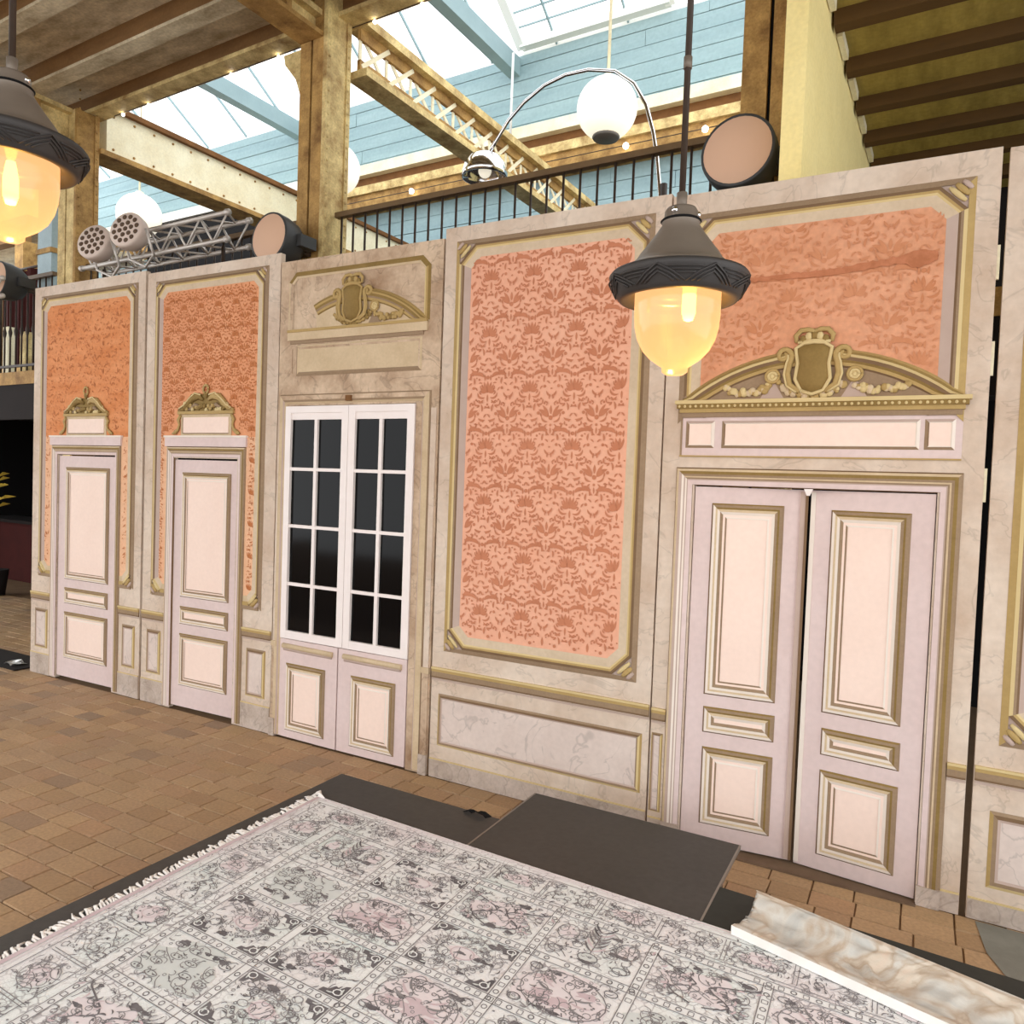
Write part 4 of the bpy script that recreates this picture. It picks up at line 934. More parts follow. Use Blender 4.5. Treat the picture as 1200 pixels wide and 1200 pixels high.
def rpoly(pts, m_, lv=.0012):
    RC[0] += 1; lv = lv+.00004*(RC[0] % 9)+(.0004 if m_ not in ('rug_pink', 'rug_grey', 'rug_pale') else 0); pr.face([rugp(x, y, lv) for x, y in pts], m_)
def rline(a, b, w_, m_, lv=.0014):
    dx, dy = b[0]-a[0], b[1]-a[1]; L = math.hypot(dx, dy) or 1; nx, ny = -dy/L*w_/2, dx/L*w_/2
    rpoly([(a[0]+nx, a[1]+ny), (b[0]+nx, b[1]+ny), (b[0]-nx, b[1]-ny), (a[0]-nx, a[1]-ny)], m_, lv)
def rcurve(pts, w_, m_, lv=.0014):
    for a, b in zip(pts[:-1], pts[1:]): rline(a, b, w_, m_, lv)
def rring(cx, cy, rx, ry, w_, m_, n=10, lv=.0016, a0=0, a1=2*pi):
    for k in range(n):
        t0, t1 = a0+(a1-a0)*k/n, a0+(a1-a0)*(k+1)/n
        rpoly([(cx+rx*math.cos(t0), cy+ry*math.sin(t0)), (cx+rx*math.cos(t1), cy+ry*math.sin(t1)), (cx+(rx-w_)*math.cos(t1), cy+(ry-w_)*math.sin(t1)), (cx+(rx-w_)*math.cos(t0), cy+(ry-w_)*math.sin(t0))], m_, lv)
def rdot(cx, cy, rx, ry, m_, n=8, lv=.0018, rot=0): rpoly([(cx+rx*math.cos(2*pi*k/n)*math.cos(rot)-ry*math.sin(2*pi*k/n)*math.sin(rot), cy+rx*math.cos(2*pi*k/n)*math.sin(rot)+ry*math.sin(2*pi*k/n)*math.cos(rot)) for k in range(n)], m_, lv)
def rleaf(cx, cy, ang, L, wd, c, m_, lv=.0017): rpoly(leaf(cx, cy, ang, L, wd, c, 5), m_, lv)
rr = random.Random(21); INK = ['rug_ink', 'rug_ink', 'rug_dark']
def chain(x0, y0, x1, y1, hw=.017):
    L = math.hypot(x1-x0, y1-y0); ux, uy = (x1-x0)/L, (y1-y0)/L; nx, ny = -uy, ux
    rpoly([(x0+nx*hw, y0+ny*hw), (x1+nx*hw, y1+ny*hw), (x1-nx*hw, y1-ny*hw), (x0-nx*hw, y0-ny*hw)], 'rug_pale', .0006 if abs(ux) > .5 else .0009)
    for s in (-1, 1): rline((x0+s*nx*hw, y0+s*ny*hw), (x1+s*nx*hw, y1+s*ny*hw), .0035, 'rug_ink')
    n = int(L/.04)
    for i in range(n):
        cx, cy = x0+ux*(i+.5)*L/n, y0+uy*(i+.5)*L/n
        if rr.random() < .06: continue
        if i % 2: rring(cx, cy, .0115, .0115, .004, rr.choice(INK), 8)
        else:
            q = [(-.009, -.01), (.009, -.01), (.009, .01), (-.009, .01)]; pts = [(cx+ux*a+nx*b, cy+uy*a+ny*b) for a, b in q]+[(cx-ux*.009-nx*.01, cy-uy*.009-ny*.01)]
            rcurve(pts, .003, 'rug_ink')
def scribble(x0, y0, x1, y1, n, m_=None, s=1.):
    for _ in range(int(n*1.7)):
        cx, cy = rr.uniform(x0, x1), rr.uniform(y0, y1); t = rr.random()
        if t < .55: rleaf(cx, cy, rr.uniform(0, 6.28), rr.uniform(.014, .034)*s, rr.uniform(.003, .006)*s, rr.uniform(-2.5, 2.5), m_ or rr.choice(INK))
        elif t < .72: rring(cx, cy, .008*s, .007*s, .0025, m_ or 'rug_ink', 7)
        elif t < .84: rdot(cx, cy, .005*s, .004*s, m_ or rr.choice(INK), 6)
        else: rring(cx, cy, rr.uniform(.014, .026)*s, rr.uniform(.012, .02)*s, .003, m_ or 'rug_ink', 9, a0=rr.uniform(0, 6), a1=rr.uniform(7, 10))
def vine(x0, y0, x1, y1, n, m_='rug_ink', w_=.0032):
    for _ in range(n):
        x, y, a = rr.uniform(x0, x1), rr.uniform(y0, y1), rr.uniform(0, 6.28); c = rr.uniform(-.7, .7); pts = [(x, y)]
        for k in range(9):
            a += c+rr.uniform(-.25, .25); x += .011*math.cos(a); y += .011*math.sin(a)
            if not (x0 < x < x1 and y0 < y < y1): break
            pts.append((x, y))
        if len(pts) > 2: rcurve(pts, w_, m_)
def blot(cx, cy, rx, ry, m_, lv):
    ph = rr.uniform(0, 6); rpoly([(cx+rx*math.cos(t)*(1+.16*math.sin(3*t+ph)+.1*math.sin(7*t)), cy+ry*math.sin(t)*(1+.16*math.sin(3*t+ph)+.1*math.sin(7*t))) for t in [2*pi*k/28 for k in range(28)]], m_, lv)
def cell(x0, y0, x1, y1, ty):
    cx, cy = (x0+x1)/2, (y0+y1)/2; w_, h_ = (x1-x0)/2, (y1-y0)/2
    if ty == 0:     # rose medallion with rows of little marks
        blot(cx, cy, w_*.9, h_*.86, 'rug_pink', .0009); [blot(cx+rr.uniform(-.5, .5)*w_, cy+rr.uniform(-.45, .45)*h_, .035, .014, 'rug_rose', .0011) for _ in range(9)]
        rring(cx, cy, w_*.86, h_*.84, .004, 'rug_ink', 20)
        for s in (-1, 1):
            for k in range(7): rring(cx+(k-3)*.03, cy+s*h_*.5, .010, .008, .003, 'rug_dark', 7); rline((cx+(k-3)*.03, cy+s*h_*.62), (cx+(k-3)*.03+.008, cy+s*h_*.74), .004, 'rug_dark')
            for k in range(5): rleaf(cx+s*.04, cy+(k-2)*.02, (0 if s > 0 else pi)+(k-2)*.3*s, .07, .009, .9*s, 'rug_rose' if k % 2 else 'rug_ink')
        for s in (-1, 1): rring(cx+s*w_*.78, cy+h_*.72, .026, .018, .004, 'rug_dark', 10); rring(cx+s*w_*.78, cy-h_*.72, .026, .018, .004, 'rug_dark', 10)
        n = 46
    elif ty == 1:   # dark spandrels, pale medallion with dotted arcs
        for sx in (-1, 1):
            for sy in (-1, 1):
                rpoly([(cx+sx*w_*.97, cy+sy*h_*.97), (cx+sx*w_*.97, cy+sy*h_*.45), (cx+sx*w_*.88, cy+sy*h_*.5), (cx+sx*w_*.82, cy+sy*h_*.66), (cx+sx*w_*.7, cy+sy*h_*.62), (cx+sx*w_*.62, cy+sy*h_*.8), (cx+sx*w_*.5, cy+sy*h_*.82), (cx+sx*w_*.46, cy+sy*h_*.97)], 'rug_dark', .0002)
                rring(cx+sx*w_*.84, cy+sy*h_*.8, .02, .016, .005, 'rug_pale', 8, .0022); rleaf(cx+sx*w_*.9, cy+sy*h_*.62, 1.6*sy, .03, .008, .6, 'rug_grey', .0022); rleaf(cx+sx*w_*.62, cy+sy*h_*.9, 0, .03, .006, .6, 'rug_grey', .0022)
        for k in range(26):
            a = 2*pi*k/26
            if abs(math.sin(a)) > .2: rring(cx+w_*.56*math.cos(a), cy+h_*.66*math.sin(a), .009, .007, .003, 'rug_dark', 6)
        for k in range(9): rring(cx+(k-4)*.027, cy+h_*.36, .008, .007, .003, 'rug_ink', 6); rring(cx+(k-4)*.027, cy-h_*.36, .008, .007, .003, 'rug_ink', 6)
        blot(cx, cy, .06, .035, 'rug_pink', .001); rring(cx, cy, .05, .035, .005, 'rug_rose', 12)
        n = 40
    elif ty == 2:   # serpentine branches
        blot(cx, cy, w_*.7, h_*.6, 'rug_pink', .0009)
        for s in (-1, 1):
            pts = [(cx+s*(.02+.06*math.sin(t*.9)+.012*t), y0+.03+(y1-y0-.06)*t/9) for t in range(10)]; rcurve(pts, .006, 'rug_dark')
            for q in pts[1:-1]:
                rleaf(q[0], q[1], rr.uniform(0, 6), .03, .008, 1.4*s, 'rug_dark'); rleaf(q[0]+s*.03, q[1], rr.uniform(0, 6), .03, .008, 1.4*s, 'rug_rose'); rring(q[0]+s*.05, q[1], .014, .011, .003, 'rug_ink', 8)
        n = 60
    elif ty == 3:   # lozenge grid
        blot(cx, cy, w_*.9, h_*.9, 'rug_grey', .0009)
        for i in range(4):
            for j in range(4):
                x, y = x0+.065+i*(x1-x0-.13)/3+(.02 if j % 2 else -.015), y0+.05+j*(y1-y0-.1)/3
                if (i+j) % 3 == 2: continue
                rring(x, y, .03, .014, .0035, 'rug_ink', 10); rdot(x-.012, y, .004, .004, 'rug_dark', 6); rdot(x+.012, y, .004, .004, 'rug_dark', 6)
        n = 40
    else:           # vase and tree
        rdot(cx, y0+.06, .04, .028, 'rug_grey', 10, .001); rring(cx, y0+.06, .04, .028, .004, 'rug_dark', 12); rline((cx, y0+.09), (cx, y1-.04), .005, 'rug_ink')
        for k in range(6):
            for s in (-1, 1): rleaf(cx, y0+.1+k*.025, pi/2-s*1.0, .07, .008, s*.8, rr.choice(('rug_dark', 'rug_ink', 'rug_rose'))); rring(cx+s*(.07+.012*(k % 2)), y0+.13+k*.022, .010, .008, .003, 'rug_ink', 7)
        for s in (-1, 1): rring(cx+s*w_*.66, cy+.04, .045, .05, .004, 'rug_ink', 12); blot(cx+s*w_*.66, cy+.04, .03, .034, 'rug_pink', .001); rring(cx+s*w_*.7, y0+.05, .03, .02, .004, 'rug_dark', 10)
        n = 46
    for _ in range(5): blot(rr.uniform(x0+.04, x1-.04), rr.choice((y0+.035, y1-.035, cy)), rr.uniform(.012, .03), rr.uniform(.006, .014), 'rug_dark', .0008)
    scribble(x0+.015, y0+.015, x1-.015, y1-.015, n); vine(x0+.01, y0+.01, x1-.01, y1-.01, 26)
FX0, FY1 = RX0+.35, RY1-.245; CW, CH = .4, .295
nx_, ny_ = 7, 8
order = [[4, 3, 1, 3, 2, 3, 4, 1], [1, 0, 1, 1, 4, 3, 2, 0], [2, 1, 0, 3, 1, 4, 0, 2], [4, 0, 3, 2, 3, 2, 1, 4], [2, 3, 4, 1, 0, 1, 3, 0], [0, 1, 2, 3, 4, 0, 2, 1], [3, 1, 2, 0, 3, 1, 4, 2]]
for i in range(nx_):
    for j in range(ny_):
        x0 = FX0+i*CW; y1 = FY1-j*CH
        if y1-CH < RY0+.02: continue
        cell(x0+.02, y1-CH+.02, x0+CW-.02, y1-.02, order[i][j])
ybot = max(FY1-ny_*CH, RY0+.05)
for i in range(nx_+1): chain(FX0+i*CW, FY1, FX0+i*CW, ybot)
for j in range(ny_):
    if FY1-j*CH > ybot: chain(FX0, FY1-j*CH, RX1-.1, FY1-j*CH)
# borders: outer stripes, medallion band
for d, w_, m_ in ((.012, .012, 'rug_rose'), (.03, .006, 'rug_pink'), (.055, .004, 'rug_ink'), (.21, .004, 'rug_ink')):
    rline((RX0+d, RY1-d), (RX1, RY1-d), w_ * .8, 'rug_pink' if m_ == 'rug_rose' else m_); rline((RX0+d*1.35, RY1-d), (RX0+d*1.35, RY0), w_*1.8 if m_ == 'rug_rose' else w_, m_)
def border_cell(cx, cy, hx, hy, k):
    if k % 2 == 0: blot(cx, cy, hx*.62, hy*.6, 'rug_pink', .0009); rring(cx, cy, hx*.8, hy*.75, .003, 'rug_ink', 14); rring(cx, cy, hx*.4, hy*.36, .004, 'rug_rose', 10)
    scribble(cx-hx*.9, cy-hy*.9, cx+hx*.9, cy+hy*.9, 24); vine(cx-hx, cy-hy, cx+hx, cy+hy, 12)
k = 0; x = RX0+.3
while x < RX1-.1:
    border_cell(x, RY1-.13, .11, .065, k); rline((x+.12, RY1-.065), (x+.12, RY1-.2), .003, 'rug_ink'); rline((x+.135, RY1-.065), (x+.135, RY1-.2), .003, 'rug_ink'); x += .25; k += 1
y = RY1-.3; k = 0
while y > RY0+.1:
    border_cell(RX0+.19, y, .1, .085, k); rline((RX0+.09, y-.1), (RX0+.3, y-.1), .003, 'rug_ink'); rline((RX0+.09, y-.112), (RX0+.3, y-.112), .003, 'rug_ink'); y -= .21; k += 1
scribble(RX0+.06, RY0, RX0+.33, RY1-.05, 150); scribble(RX0+.1, RY1-.24, RX1-.05, RY1-.05, 220)
tag(pr.build('woven_pattern', rug, fix=False), kind='stuff')
p = MB(ro); rf_ = random.Random(4); y = RY1-.005
while y > RY0+.8:
    L = rf_.uniform(.04, .075); a = rf_.uniform(-.7, .5); b = rugp(RX0+.004, y, .0)
    q = [(b[0], b[1], b[2]-.003), (b[0]-L*.5*math.cos(a), b[1]+L*.5*math.sin(a), b[2]-.001+rf_.uniform(0, .008)), (b[0]-L*math.cos(a+.4), b[1]+L*math.sin(a+.4), ZB+.004)]
    p.tube(q, [.005, .0055, .0025], 'fringe_white', 5); y -= rf_.uniform(.008, .016)
for k in range(7):
    b = rugp(RX0+.01, RY1-.003); L = rf_.uniform(.05, .08); a = 2.1+.25*k/2
    p.tube([(b[0]+.006*k, b[1], b[2]), (b[0]+.006*k+L*.5*math.cos(a), b[1]+L*.5*math.sin(a), b[2]+.014), (b[0]+.006*k+L*math.cos(a+.3), b[1]+L*math.sin(a+.3), ZB+.006)], [.006, .006, .003], 'fringe_white', 5)
tag(p.build('fringe', rug, fix=False), kind='stuff')

# plaster cornice piece lying on the rug edge
A = Vector((-.552, 2.895, ZB+.0155)); ang = math.radians(-14); dr = Vector((math.cos(ang), math.sin(ang), 0)); nr = Vector((-dr.y, dr.x, 0))
ct = thing('plaster_cornice', 'marbled plaster cove cornice with scroll relief lying on the rug', 'cornice', A); LEN = 1.75
sec = [(.0, .036), (.012, .040), (.028, .036), (.045, .028), (.08, .022), (.115, .026), (.15, .038), (.175, .056), (.193, .078), (.20, .088), (.212, .092)]
p = MB(A); NS = 150; NT = 28
def secp(t):
    f = t*(len(sec)-1); i = min(int(f), len(sec)-2); k = f-i; return (sec[i][0]+(sec[i+1][0]-sec[i][0])*k, sec[i][1]+(sec[i+1][1]-sec[i][1])*k)
from mathutils import noise as mnoise
def relief(s, t):
    if t < .3 or t > .93: return 0
    m_ = math.sin(pi*(t-.3)/.63)**.6
    q = Vector((s*5.2, t*2.4, .3)); wv = mnoise.noise_vector(q*.9)*1.1
    n1 = 1-abs(mnoise.noise(q+wv))*2.6; n2 = 1-abs(mnoise.noise(q*2.3+wv*1.6+Vector((5, 2, 1))))*2.2; n3 = mnoise.noise(q*6)
    return .022*m_*(max(n1, -.4)*.8+max(n2, -.4)*.6+.25*n3)
grid = []
for i in range(NS+1):
    s = i/NS*LEN; row = []
    for j in range(NT+1):
        t = j/NT; y, z = secp(t); hgt = relief(s, t); sl = min(t, 1)
        row.append(p.P(A+dr*(s+.045*(1-abs(2*t-1))*(1 if i == 0 else 0))+nr*(y-hgt*.5*sl)+Vector((0, 0, z+hgt*(.9-.3*sl)))))
    grid.append(row)
for i in range(NS):
    for j in range(NT): p.idx((grid[i][j], grid[i+1][j], grid[i+1][j+1], grid[i][j+1]), 'marbled', True)
p.build('cove', ct, fix=False)
p = MB(A)
def sq(y, z, s): return A+dr*s+nr*y+Vector((0, 0, z))
for y0, y1, z0, z1 in ((0, .03, 0, .0355),):
    q = [sq(y0, z0, 0), sq(y1, z0, 0), sq(y1, z1-.006, 0), sq(y0, z1, 0)]; q2 = [sq(y0, z0, LEN), sq(y1, z0, LEN), sq(y1, z1-.006, LEN), sq(y0, z1, LEN)]
    p.face(q, 'plaster_white'); p.face(q2[::-1], 'plaster_white')
    for k in range(4): p.face([q[k], q[(k+1) % 4], q2[(k+1) % 4], q2[k]], 'plaster_white')
p.build('front_lip', ct)
p = MB(A); bk = [(.212, .091), (.222, .084), (.19, .04), (.16, .012), (.1, .0), (.028, .0)]
for k in range(len(bk)-1):
    a, b = bk[k], bk[k+1]; p.face([sq(a[0], a[1], 0), sq(b[0], b[1], 0), sq(b[0], b[1], LEN), sq(a[0], a[1], LEN)], 'plaster_white')
for s in (.03, LEN):
    p.face([sq(y, z-.003, s) for y, z in sec[3:]]+[sq(y, z, s) for y, z in bk], 'plaster_white')
p.build('back_face', ct)
# crumpled cloth scrap on the deck edge
p = MB((-1.9, 3.27, ZB)); rn = random.Random(6)
pts = {}
for i in range(7):
    for j in range(4): pts[i, j] = p.P((-1.99+i*.024+rn.uniform(-.01, .01), 3.255+j*.012+rn.uniform(-.006, .006), ZB+.003+rn.uniform(0, .022)*(1 if 0 < i < 6 else .2)))
for i in range(6):
    for j in range(3): p.idx((pts[i, j], pts[i+1, j], pts[i+1, j+1], pts[i, j+1]), 'dark_void')
tag(p.build('cloth_scrap'), 'small crumpled black scrap on the deck edge by the damask flat', 'scrap')

# ================================================================== LAMPS
def ray_pt(d, px, py):
    a = (px-600)/F_PX; b = (py-600)/F_PX; return Vector((0, 0, 2))+d*(f_+r_*a-u_*b)
def pendant(label, pos, topz, power, loc_bulb=(0, 0), lift=0.):
    t = thing('pendant_lamp', label, 'pendant lamp', pos, 'street lantern pendants'); c = Vector(pos)
    p = MB(c); p.lathe([(.0, .245), (.05, .245), (.056, .235), (.058, .212), (.066, .206), (.066, .198), (.062, .19), (.085, .155), (.112, .118), (.135, .088), (.15, .064), (.17, .046), (.2, .03), (.232, .016)], c, 'lamp_cap', 48); p.build('cap', t)
    p = MB(c); p.lathe([(.066, .206), (.07, .202), (.066, .197)], c, 'dark_void', 32); p.build('collar_ring', t)
    p = MB(c); p.lathe([(.232, .017), (.239, .008), (.236, -.004), (.226, -.03), (.213, -.056), (.202, -.07), (.19, -.073), (.165, -.062), (.15, -.05), (.146, -.03)], c, 'lamp_brim', 48); br = p.build('brim', t)
    p = MB(c); n = 8
    def bp(a, k): r = .241-.03*k+.004; return c+Vector((r*math.cos(a), r*math.sin(a), .0-.056*k))
    for i in range(n):
        a0 = 2*pi*i/n; hw = pi/n
        for off in (0, .22, .44):
            path = [bp(a0-hw*(1-off), 1.0), bp(a0-hw*.5*(1-off), .5+.5*off*1.0), bp(a0, .08+.9*off), bp(a0+hw*.5*(1-off), .5+.5*off), bp(a0+hw*(1-off), 1.0)]
            p.tube(path, .0035, 'lamp_brim', 5)
        for k in (.25, .42, .59):
            w_ = hw*(1-k)*.85
            p.tube([bp(a0+hw+w_*q, k) for q in (-1, -.5, 0, .5, 1)], .003, 'lamp_brim', 5)
    p.build('zigzag_relief', br)
    p = MB(c); p.lathe([(.147, -.045), (.147, -.07), (.147, -.12), (.143, -.165), (.133, -.205), (.114, -.242), (.088, -.27), (.06, -.29), (.045, -.30), (.044, -.315), (.03, -.325), (0, -.328)], c, 'amber', 40); g_ = p.build('glass_bowl', t)
    p = MB(c); b = c+Vector((loc_bulb[0], loc_bulb[1], lift)); p.lathe([(.0, -.20), (.016, -.195), (.024, -.17), (.024, -.11), (.018, -.07), (.014, -.05)], b, 'bulb_glow', 16); p.build('bulb', t)
    p = MB(c); p.tube([c+Vector((0, 0, .24)), c+Vector((0, 0, topz-c.z))], .011, 'iron_black', 10); p.tube([c+Vector((.0, 0, .24)), c+Vector((0, 0, .30))], .018, 'lamp_cap', 10); p.tube([c+Vector((0, 0, .72)), c+Vector((0, 0, .76))], .0145, 'lamp_cap', 10); p.build('rod', t)
    p = MB(c)
    for k in range(3): a = k*2.1+.4; p.ball(c+Vector((.056*math.cos(a), .056*math.sin(a), .225)), .012, 'chrome', 8, 5)
    p.build('screw', t)
    l = bpy.data.lights.new('lamp_light', 'POINT'); l.energy = power; l.color = (1, .74, .38); l.shadow_soft_size = .03
    lo = bpy.data.objects.new('lamp_light', l); COL.objects.link(lo); lo.parent = t; lo.location = (loc_bulb[0], loc_bulb[1], -.22)
    return t
pos1 = ray_pt(2.6, 795, 329); pendant('grey street lantern pendant with amber glass in front of the flats', pos1, 6.1, 22, (.035, .02), .06)
pos2 = ray_pt(2.6, 13, 172); pendant('brown street lantern pendant cut by the left picture edge', pos2, 6.1, 22, (0, 0))

def globe(label, x, y, z, r, top):
    t = bthing('globe_lamp', label, 'globe lamp', (x, y, z), 'opal globe lamps'); o = (x, y, z); c = Vector(o)
    p = BMB(o); p.ball(c, r, 'opal', 28, 16); p.build('glass_globe', t)
    p = BMB(o); p.lathe([(0, -r*1.005), (r*.42, -r*.985), (r*.46, -r*.93), (r*.44, -r*.88)], c, 'globe_cap', 24); p.build('bottom_cap', t)
    p = BMB(o); p.lathe([(r*.2, r*.96), (r*.18, r*1.08), (.02, r*1.15)], c, 'iron_cream', 16); p.build('neck', t)
    p = BMB(o); p.tube([c+Vector((0, 0, r)), Vector((x, y, top))], .018, 'iron_cream', 6); p.build('cord', t)
globe('large opal globe lamp behind the chrome arc lamp', -3.66, 8, 6.34, .345, 12.52)
globe('opal globe lamp behind the two honeycomb spotlights', -12.49, 8, 6.45, .37, 12.52)
globe('opal globe lamp half hidden behind the tall yellow column', -7.88, 8, 6.42, .36, 12.52)

# chrome arc lamp on the gallery
t = bthing('arc_lamp', 'chrome arc floor lamp with a dome shade behind the railing', 'arc lamp', (-2.1, 5.7, GZ)); o = (-2.1, 5.7, GZ)
path = [(-2.09, GZ+.08), (-2.1, 3.9), (-2.12, 4.32), (-2.16, 4.62), (-2.2, 4.82), (-2.27, 5.05), (-2.38, 5.24), (-2.55, 5.38), (-2.79, 5.45), (-3.0, 5.46), (-3.2, 5.42), (-3.4, 5.32), (-3.55, 5.2), (-3.68, 5.04), (-3.74, 4.95)]
p = BMB(o); p.tube([(a, 5.7, b) for a, b in path], .016, 'chrome', 8); p.build('arc_tube', t)
p = BMB(o); p.tube([(-2.09, 5.7, GZ), (-2.095, 5.7, 4.4)], .03, 'iron_black', 8); p.build('pole_sleeve', t)
p = BMB(o); p.lathe([(0, 0), (.2, 0), (.2, .06), (.18, .08), (0, .08)], (-2.09, 5.7, GZ), 'iron_black', 24); p.build('base', t)
p = BMB(o); p.lathe([(.02, .2), (.08, .185), (.14, .15), (.185, .09), (.205, .02), (.205, -.03), (.195, -.03), (.19, .02), (.13, .12), (0, .15)], (-3.78, 5.7, 4.77), 'chrome', 28); p.build('dome_shade', t)
p = BMB(o); p.ball((-3.78, 5.7, 4.8), .06, 'opal', 12, 8); p.build('bulb', t)

# round loudspeakers
def speaker(label, x, y, z, tilt=0., yaw=0., reach=.4):
    t = bthing('loudspeaker', label, 'loudspeaker', (x, y, z), 'round loudspeakers'); o = (x, y, z); c = Vector(o)
    ax = Vector((math.sin(yaw), math.cos(yaw), -tilt)).normalized()
    p = BMB(o); p.lathe([(0, -.005), (.195, -.005), (.2, 0), (.2, .006)], c, 'speaker_tan', 36, ax); p.build('front_grille', t)
    p = BMB(o); p.lathe([(.2, -.002), (.212, -.004), (.216, .01), (.216, .1), (.2, .2), (.15, .28), (.07, .31), (0, .315)], c, 'speaker_body', 36, ax); p.build('housing', t)
    p = BMB(o); p.box(x+.16, x+.26, y+.12, y+.3, z-.07, z+.03, 'speaker_body'); p.build('yoke', t)
    p = BMB(o); p.box(x+.05, x+.14, y+.27, y+reach-.045, z-.09, z-.02, 'iron_black'); p.build('arm', t)
speaker('round tan fronted loudspeaker left of the tall yellow column', -5.18, 4.5, 4.05, .08)
speaker('round tan fronted loudspeaker by the right brown column', -1.2, 4.46, 4.0, .08)
speaker('round tan fronted loudspeaker at the far left edge beyond the flats', -9.75, 4.5, 4.18, .08, reach=.5)

# lighting truss with two honeycomb spotlights
def truss(label, x0, x1, y, z, s, n):
    t = bthing('lighting_truss', label, 'truss', ((x0+x1)/2, y, z), 'aluminium trusses'); o = ((x0+x1)/2, y, z)
    rails = [(y-s/2, z+s), (y+s/2, z+s), (y-s/2, z), (y+s/2, z)]
    for a, b in rails: p = BMB(o); p.tube([(x0, a, b), (x1, a, b)], .022, 'alu', 8); p.build('tube', t)
    d = (x1-x0)/n
    for i in range(n):
        xa, xb = x0+i*d, x0+(i+1)*d
        for (y0, z0), (y1, z1) in ((rails[0], rails[2]), (rails[1], rails[3]), (rails[0], rails[1]), (rails[2], rails[3])):
            a, b = ((xa, y0, z0), (xb, y1, z1)) if i % 2 == 0 else ((xa, y1, z1), (xb, y0, z0))
            p = BMB(o); p.tube([a, b], .010, 'alu', 6); p.build('brace', t)
    for xx in (x0, x1):
        for a, b in rails: p = BMB(o); p.lathe([(.0, -.02), (.03, -.02), (.03, .02), (0, .02)], (xx, a, b), 'alu', 10, (1, 0, 0)); p.build('end_collar', t)
    for xx in (x0+.2, x1-.2): p = BMB(o); p.tube([(xx, y, z), (xx, y, GZ)], .02, 'iron_black', 6); p.build('stand', t)
truss('aluminium lattice truss lying above the two leftmost flats', -8.0, -5.72, 4.62, 4.1, .24, 12)
truss('short aluminium truss end at the far left picture edge', -11.2, -9.42, 4.3, 3.93, .2, 8)
def par(label, x, z):
    y = 4.22; t = bthing('spotlight', label, 'spotlight', (x, y, z), 'honeycomb spotlights'); o = (x, y, z); c = Vector(o); ax = Vector((-.28, .9, -.22)).normalized()
    p = BMB(o); p.lathe([(0, 0), (.165, 0), (.175, .012), (.178, .03), (.172, .1), (.14, .16), (.06, .19), (0, .19)], c, 'par_white', 30, ax); p.build('housing', t)
    tt = Vector((1, 0, 0)); a = ax.cross(tt).normalized(); b = ax.cross(a)
    for ring, n in ((0, 1), (.062, 6), (.122, 12)):
        for k in range(n):
            q = c+a*(ring*math.cos(2*pi*k/n+.2))+b*(ring*math.sin(2*pi*k/n+.2))
            p = BMB(o); p.lathe([(.0, -.006), (.021, -.006), (.025, .003)], q, 'par_hole', 10, ax); p.build('lens', t)
    p = BMB(o); p.tube([c+Vector((-.18, .1, .0)), c+Vector((-.18, .16, -.22)), c+Vector((.02, .2, -.3)), c+Vector((.2, .16, -.22)), c+Vector((.19, .08, 0))], .013, 'alu', 6); p.build('yoke', t)
par('left honeycomb spotlight clamped to the aluminium truss', -7.34, 4.22); par('right honeycomb spotlight clamped to the aluminium truss', -6.8, 4.26)

# string lights along the ceiling edge
t = bthing('string_light', 'string of tiny white bulbs along the ceiling edge', 'string light', (-5, 4.86, 5.72)); o = (-5, 4.86, 5.72)
p = BMB(o); p.tube([(-8.6, 5.18, 6.095), (-1.5, 5.18, 6.095)], .004, 'iron_black', 5); p.build('cable', t)
for x in (-7.95, -7.5, -6.2, -5.55, -4.4, -3.9, -3.1): p = BMB(o); p.ball((x*1.06, 5.18, 6.075), .018, 'led_bulb', 8, 6); p.build('bulb', t)
t = bthing('string_light', 'string of tiny white bulbs along the gold ledge of the blue wall', 'string light', (-5, 11.5, 7.5)); o = (-5, 11.5, 7.5)
p = BMB(o); p.tube([(-12, 11.54, 7.6), (-2.5, 11.54, 7.6)], .008, 'iron_black', 5); p.build('cable', t)
for x in (-11.5, -9.3, -6.5, -4.9, -3.6): p = BMB(o); p.ball((x, 11.5, 7.57), .05, 'led_bulb', 8, 6); p.build('bulb', t)

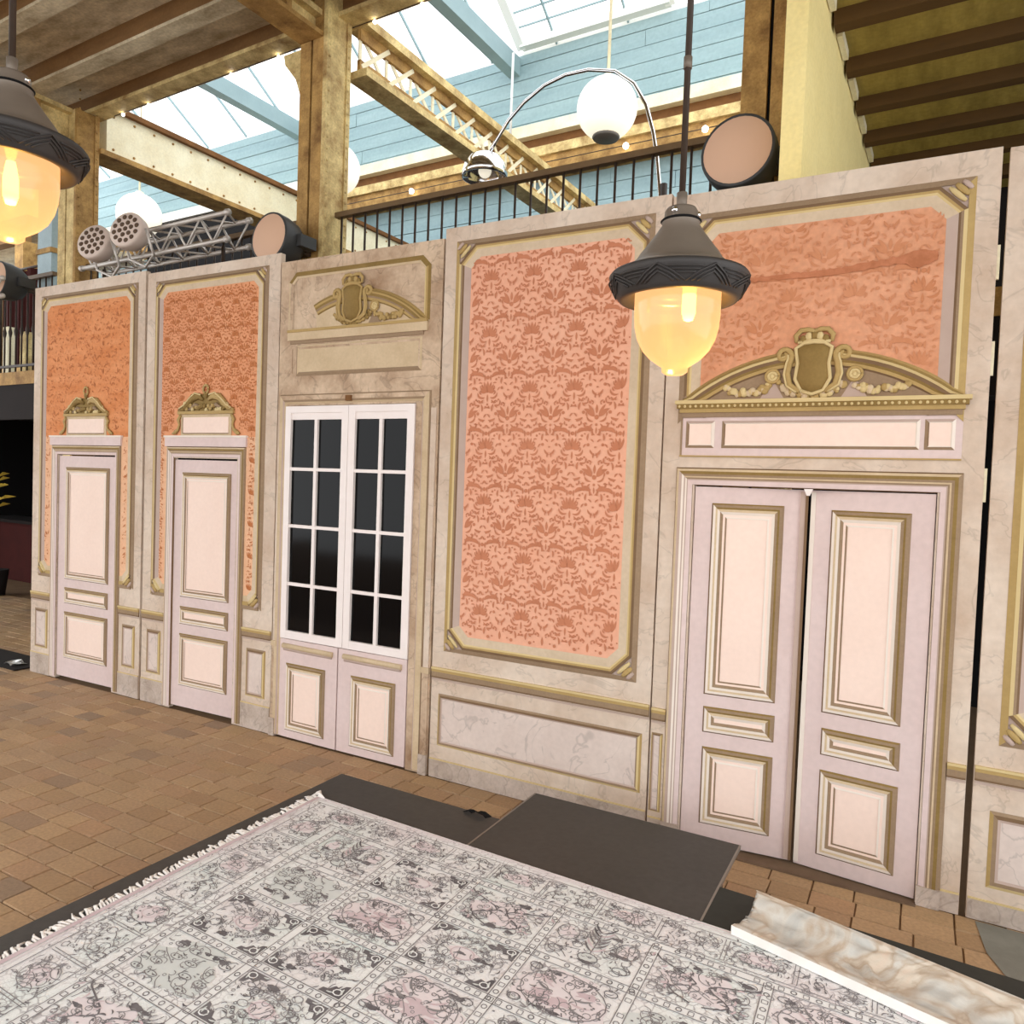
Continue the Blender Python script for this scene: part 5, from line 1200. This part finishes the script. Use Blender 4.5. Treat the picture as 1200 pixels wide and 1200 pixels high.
# ================================================================== DARK DOORWAY AT FAR LEFT
t = bthing('bar_counter', 'dark counter in the black doorway at the far left', 'counter', (-13.2, 7.2, 0)); o = (-13.2, 7.2, 0)
p = BMB(o); p.box(-15.5, -12.2, 6.9, 7.5, 0, 1.02, 'curtain_red'); p.build('body', t)
p = BMB(o); p.box(-15.6, -12.1, 6.82, 7.55, 1.02, 1.07, 'gallery_dark'); p.build('top', t)
t = bthing('potted_plant', 'yellow leaved plant at the left picture edge in the dark doorway', 'plant', (-12.75, 5.9, 0)); o = (-12.75, 5.9, 0)
p = BMB(o); p.lathe([(0, 0), (.14, 0), (.19, .4), (.16, .4), (.15, .36), (0, .36)], (-12.75, 5.9, 0), 'gallery_dark', 16); p.build('pot', t)
p = BMB(o); p.tube([(-12.75, 5.9, .36), (-12.76, 5.9, 1.2), (-12.72, 5.92, 1.75)], .018, 'olive', 6); p.build('stem', t)
rn = random.Random(8)
for k in range(16):
    a = rn.uniform(0, 6.28); zz = rn.uniform(1.35, 1.85); L = rn.uniform(.16, .28); dx, dy = math.cos(a), math.sin(a)
    p = BMB(o); b = Vector((-12.74, 5.91, zz)); e_ = b+Vector((dx*L, dy*L, .06)); m1 = b.lerp(e_, .5)+Vector((-dy*.035, dx*.035, .05)); m2 = b.lerp(e_, .5)+Vector((dy*.035, -dx*.035, .05))
    p.face([b, m1, e_], 'leaf_yellow'); p.face([b, e_, m2], 'leaf_yellow'); p.build('leaf', t)
t = thing('floor_mat', 'dark mat with crumpled foil beside the leftmost flat', 'mat', (-8.3, 4.3, 0))
p = MB((-8.3, 4.3, 0)); p.box(-9.6, -7.7, 4.1, 4.5, .002, .014, 'gallery_dark'); p.build('sheet', t)
p = MB((-8.3, 4.3, 0)); rn = random.Random(9); pts = {}
for i in range(6):
    for j in range(4): pts[i, j] = p.P((-8.0+i*.035+rn.uniform(-.01, .01), 4.16+j*.04+rn.uniform(-.01, .01), .018+rn.uniform(0, .04)))
for i in range(5):
    for j in range(3): p.idx((pts[i, j], pts[i+1, j], pts[i+1, j+1], pts[i, j+1]), 'foil')
p.build('foil', t)
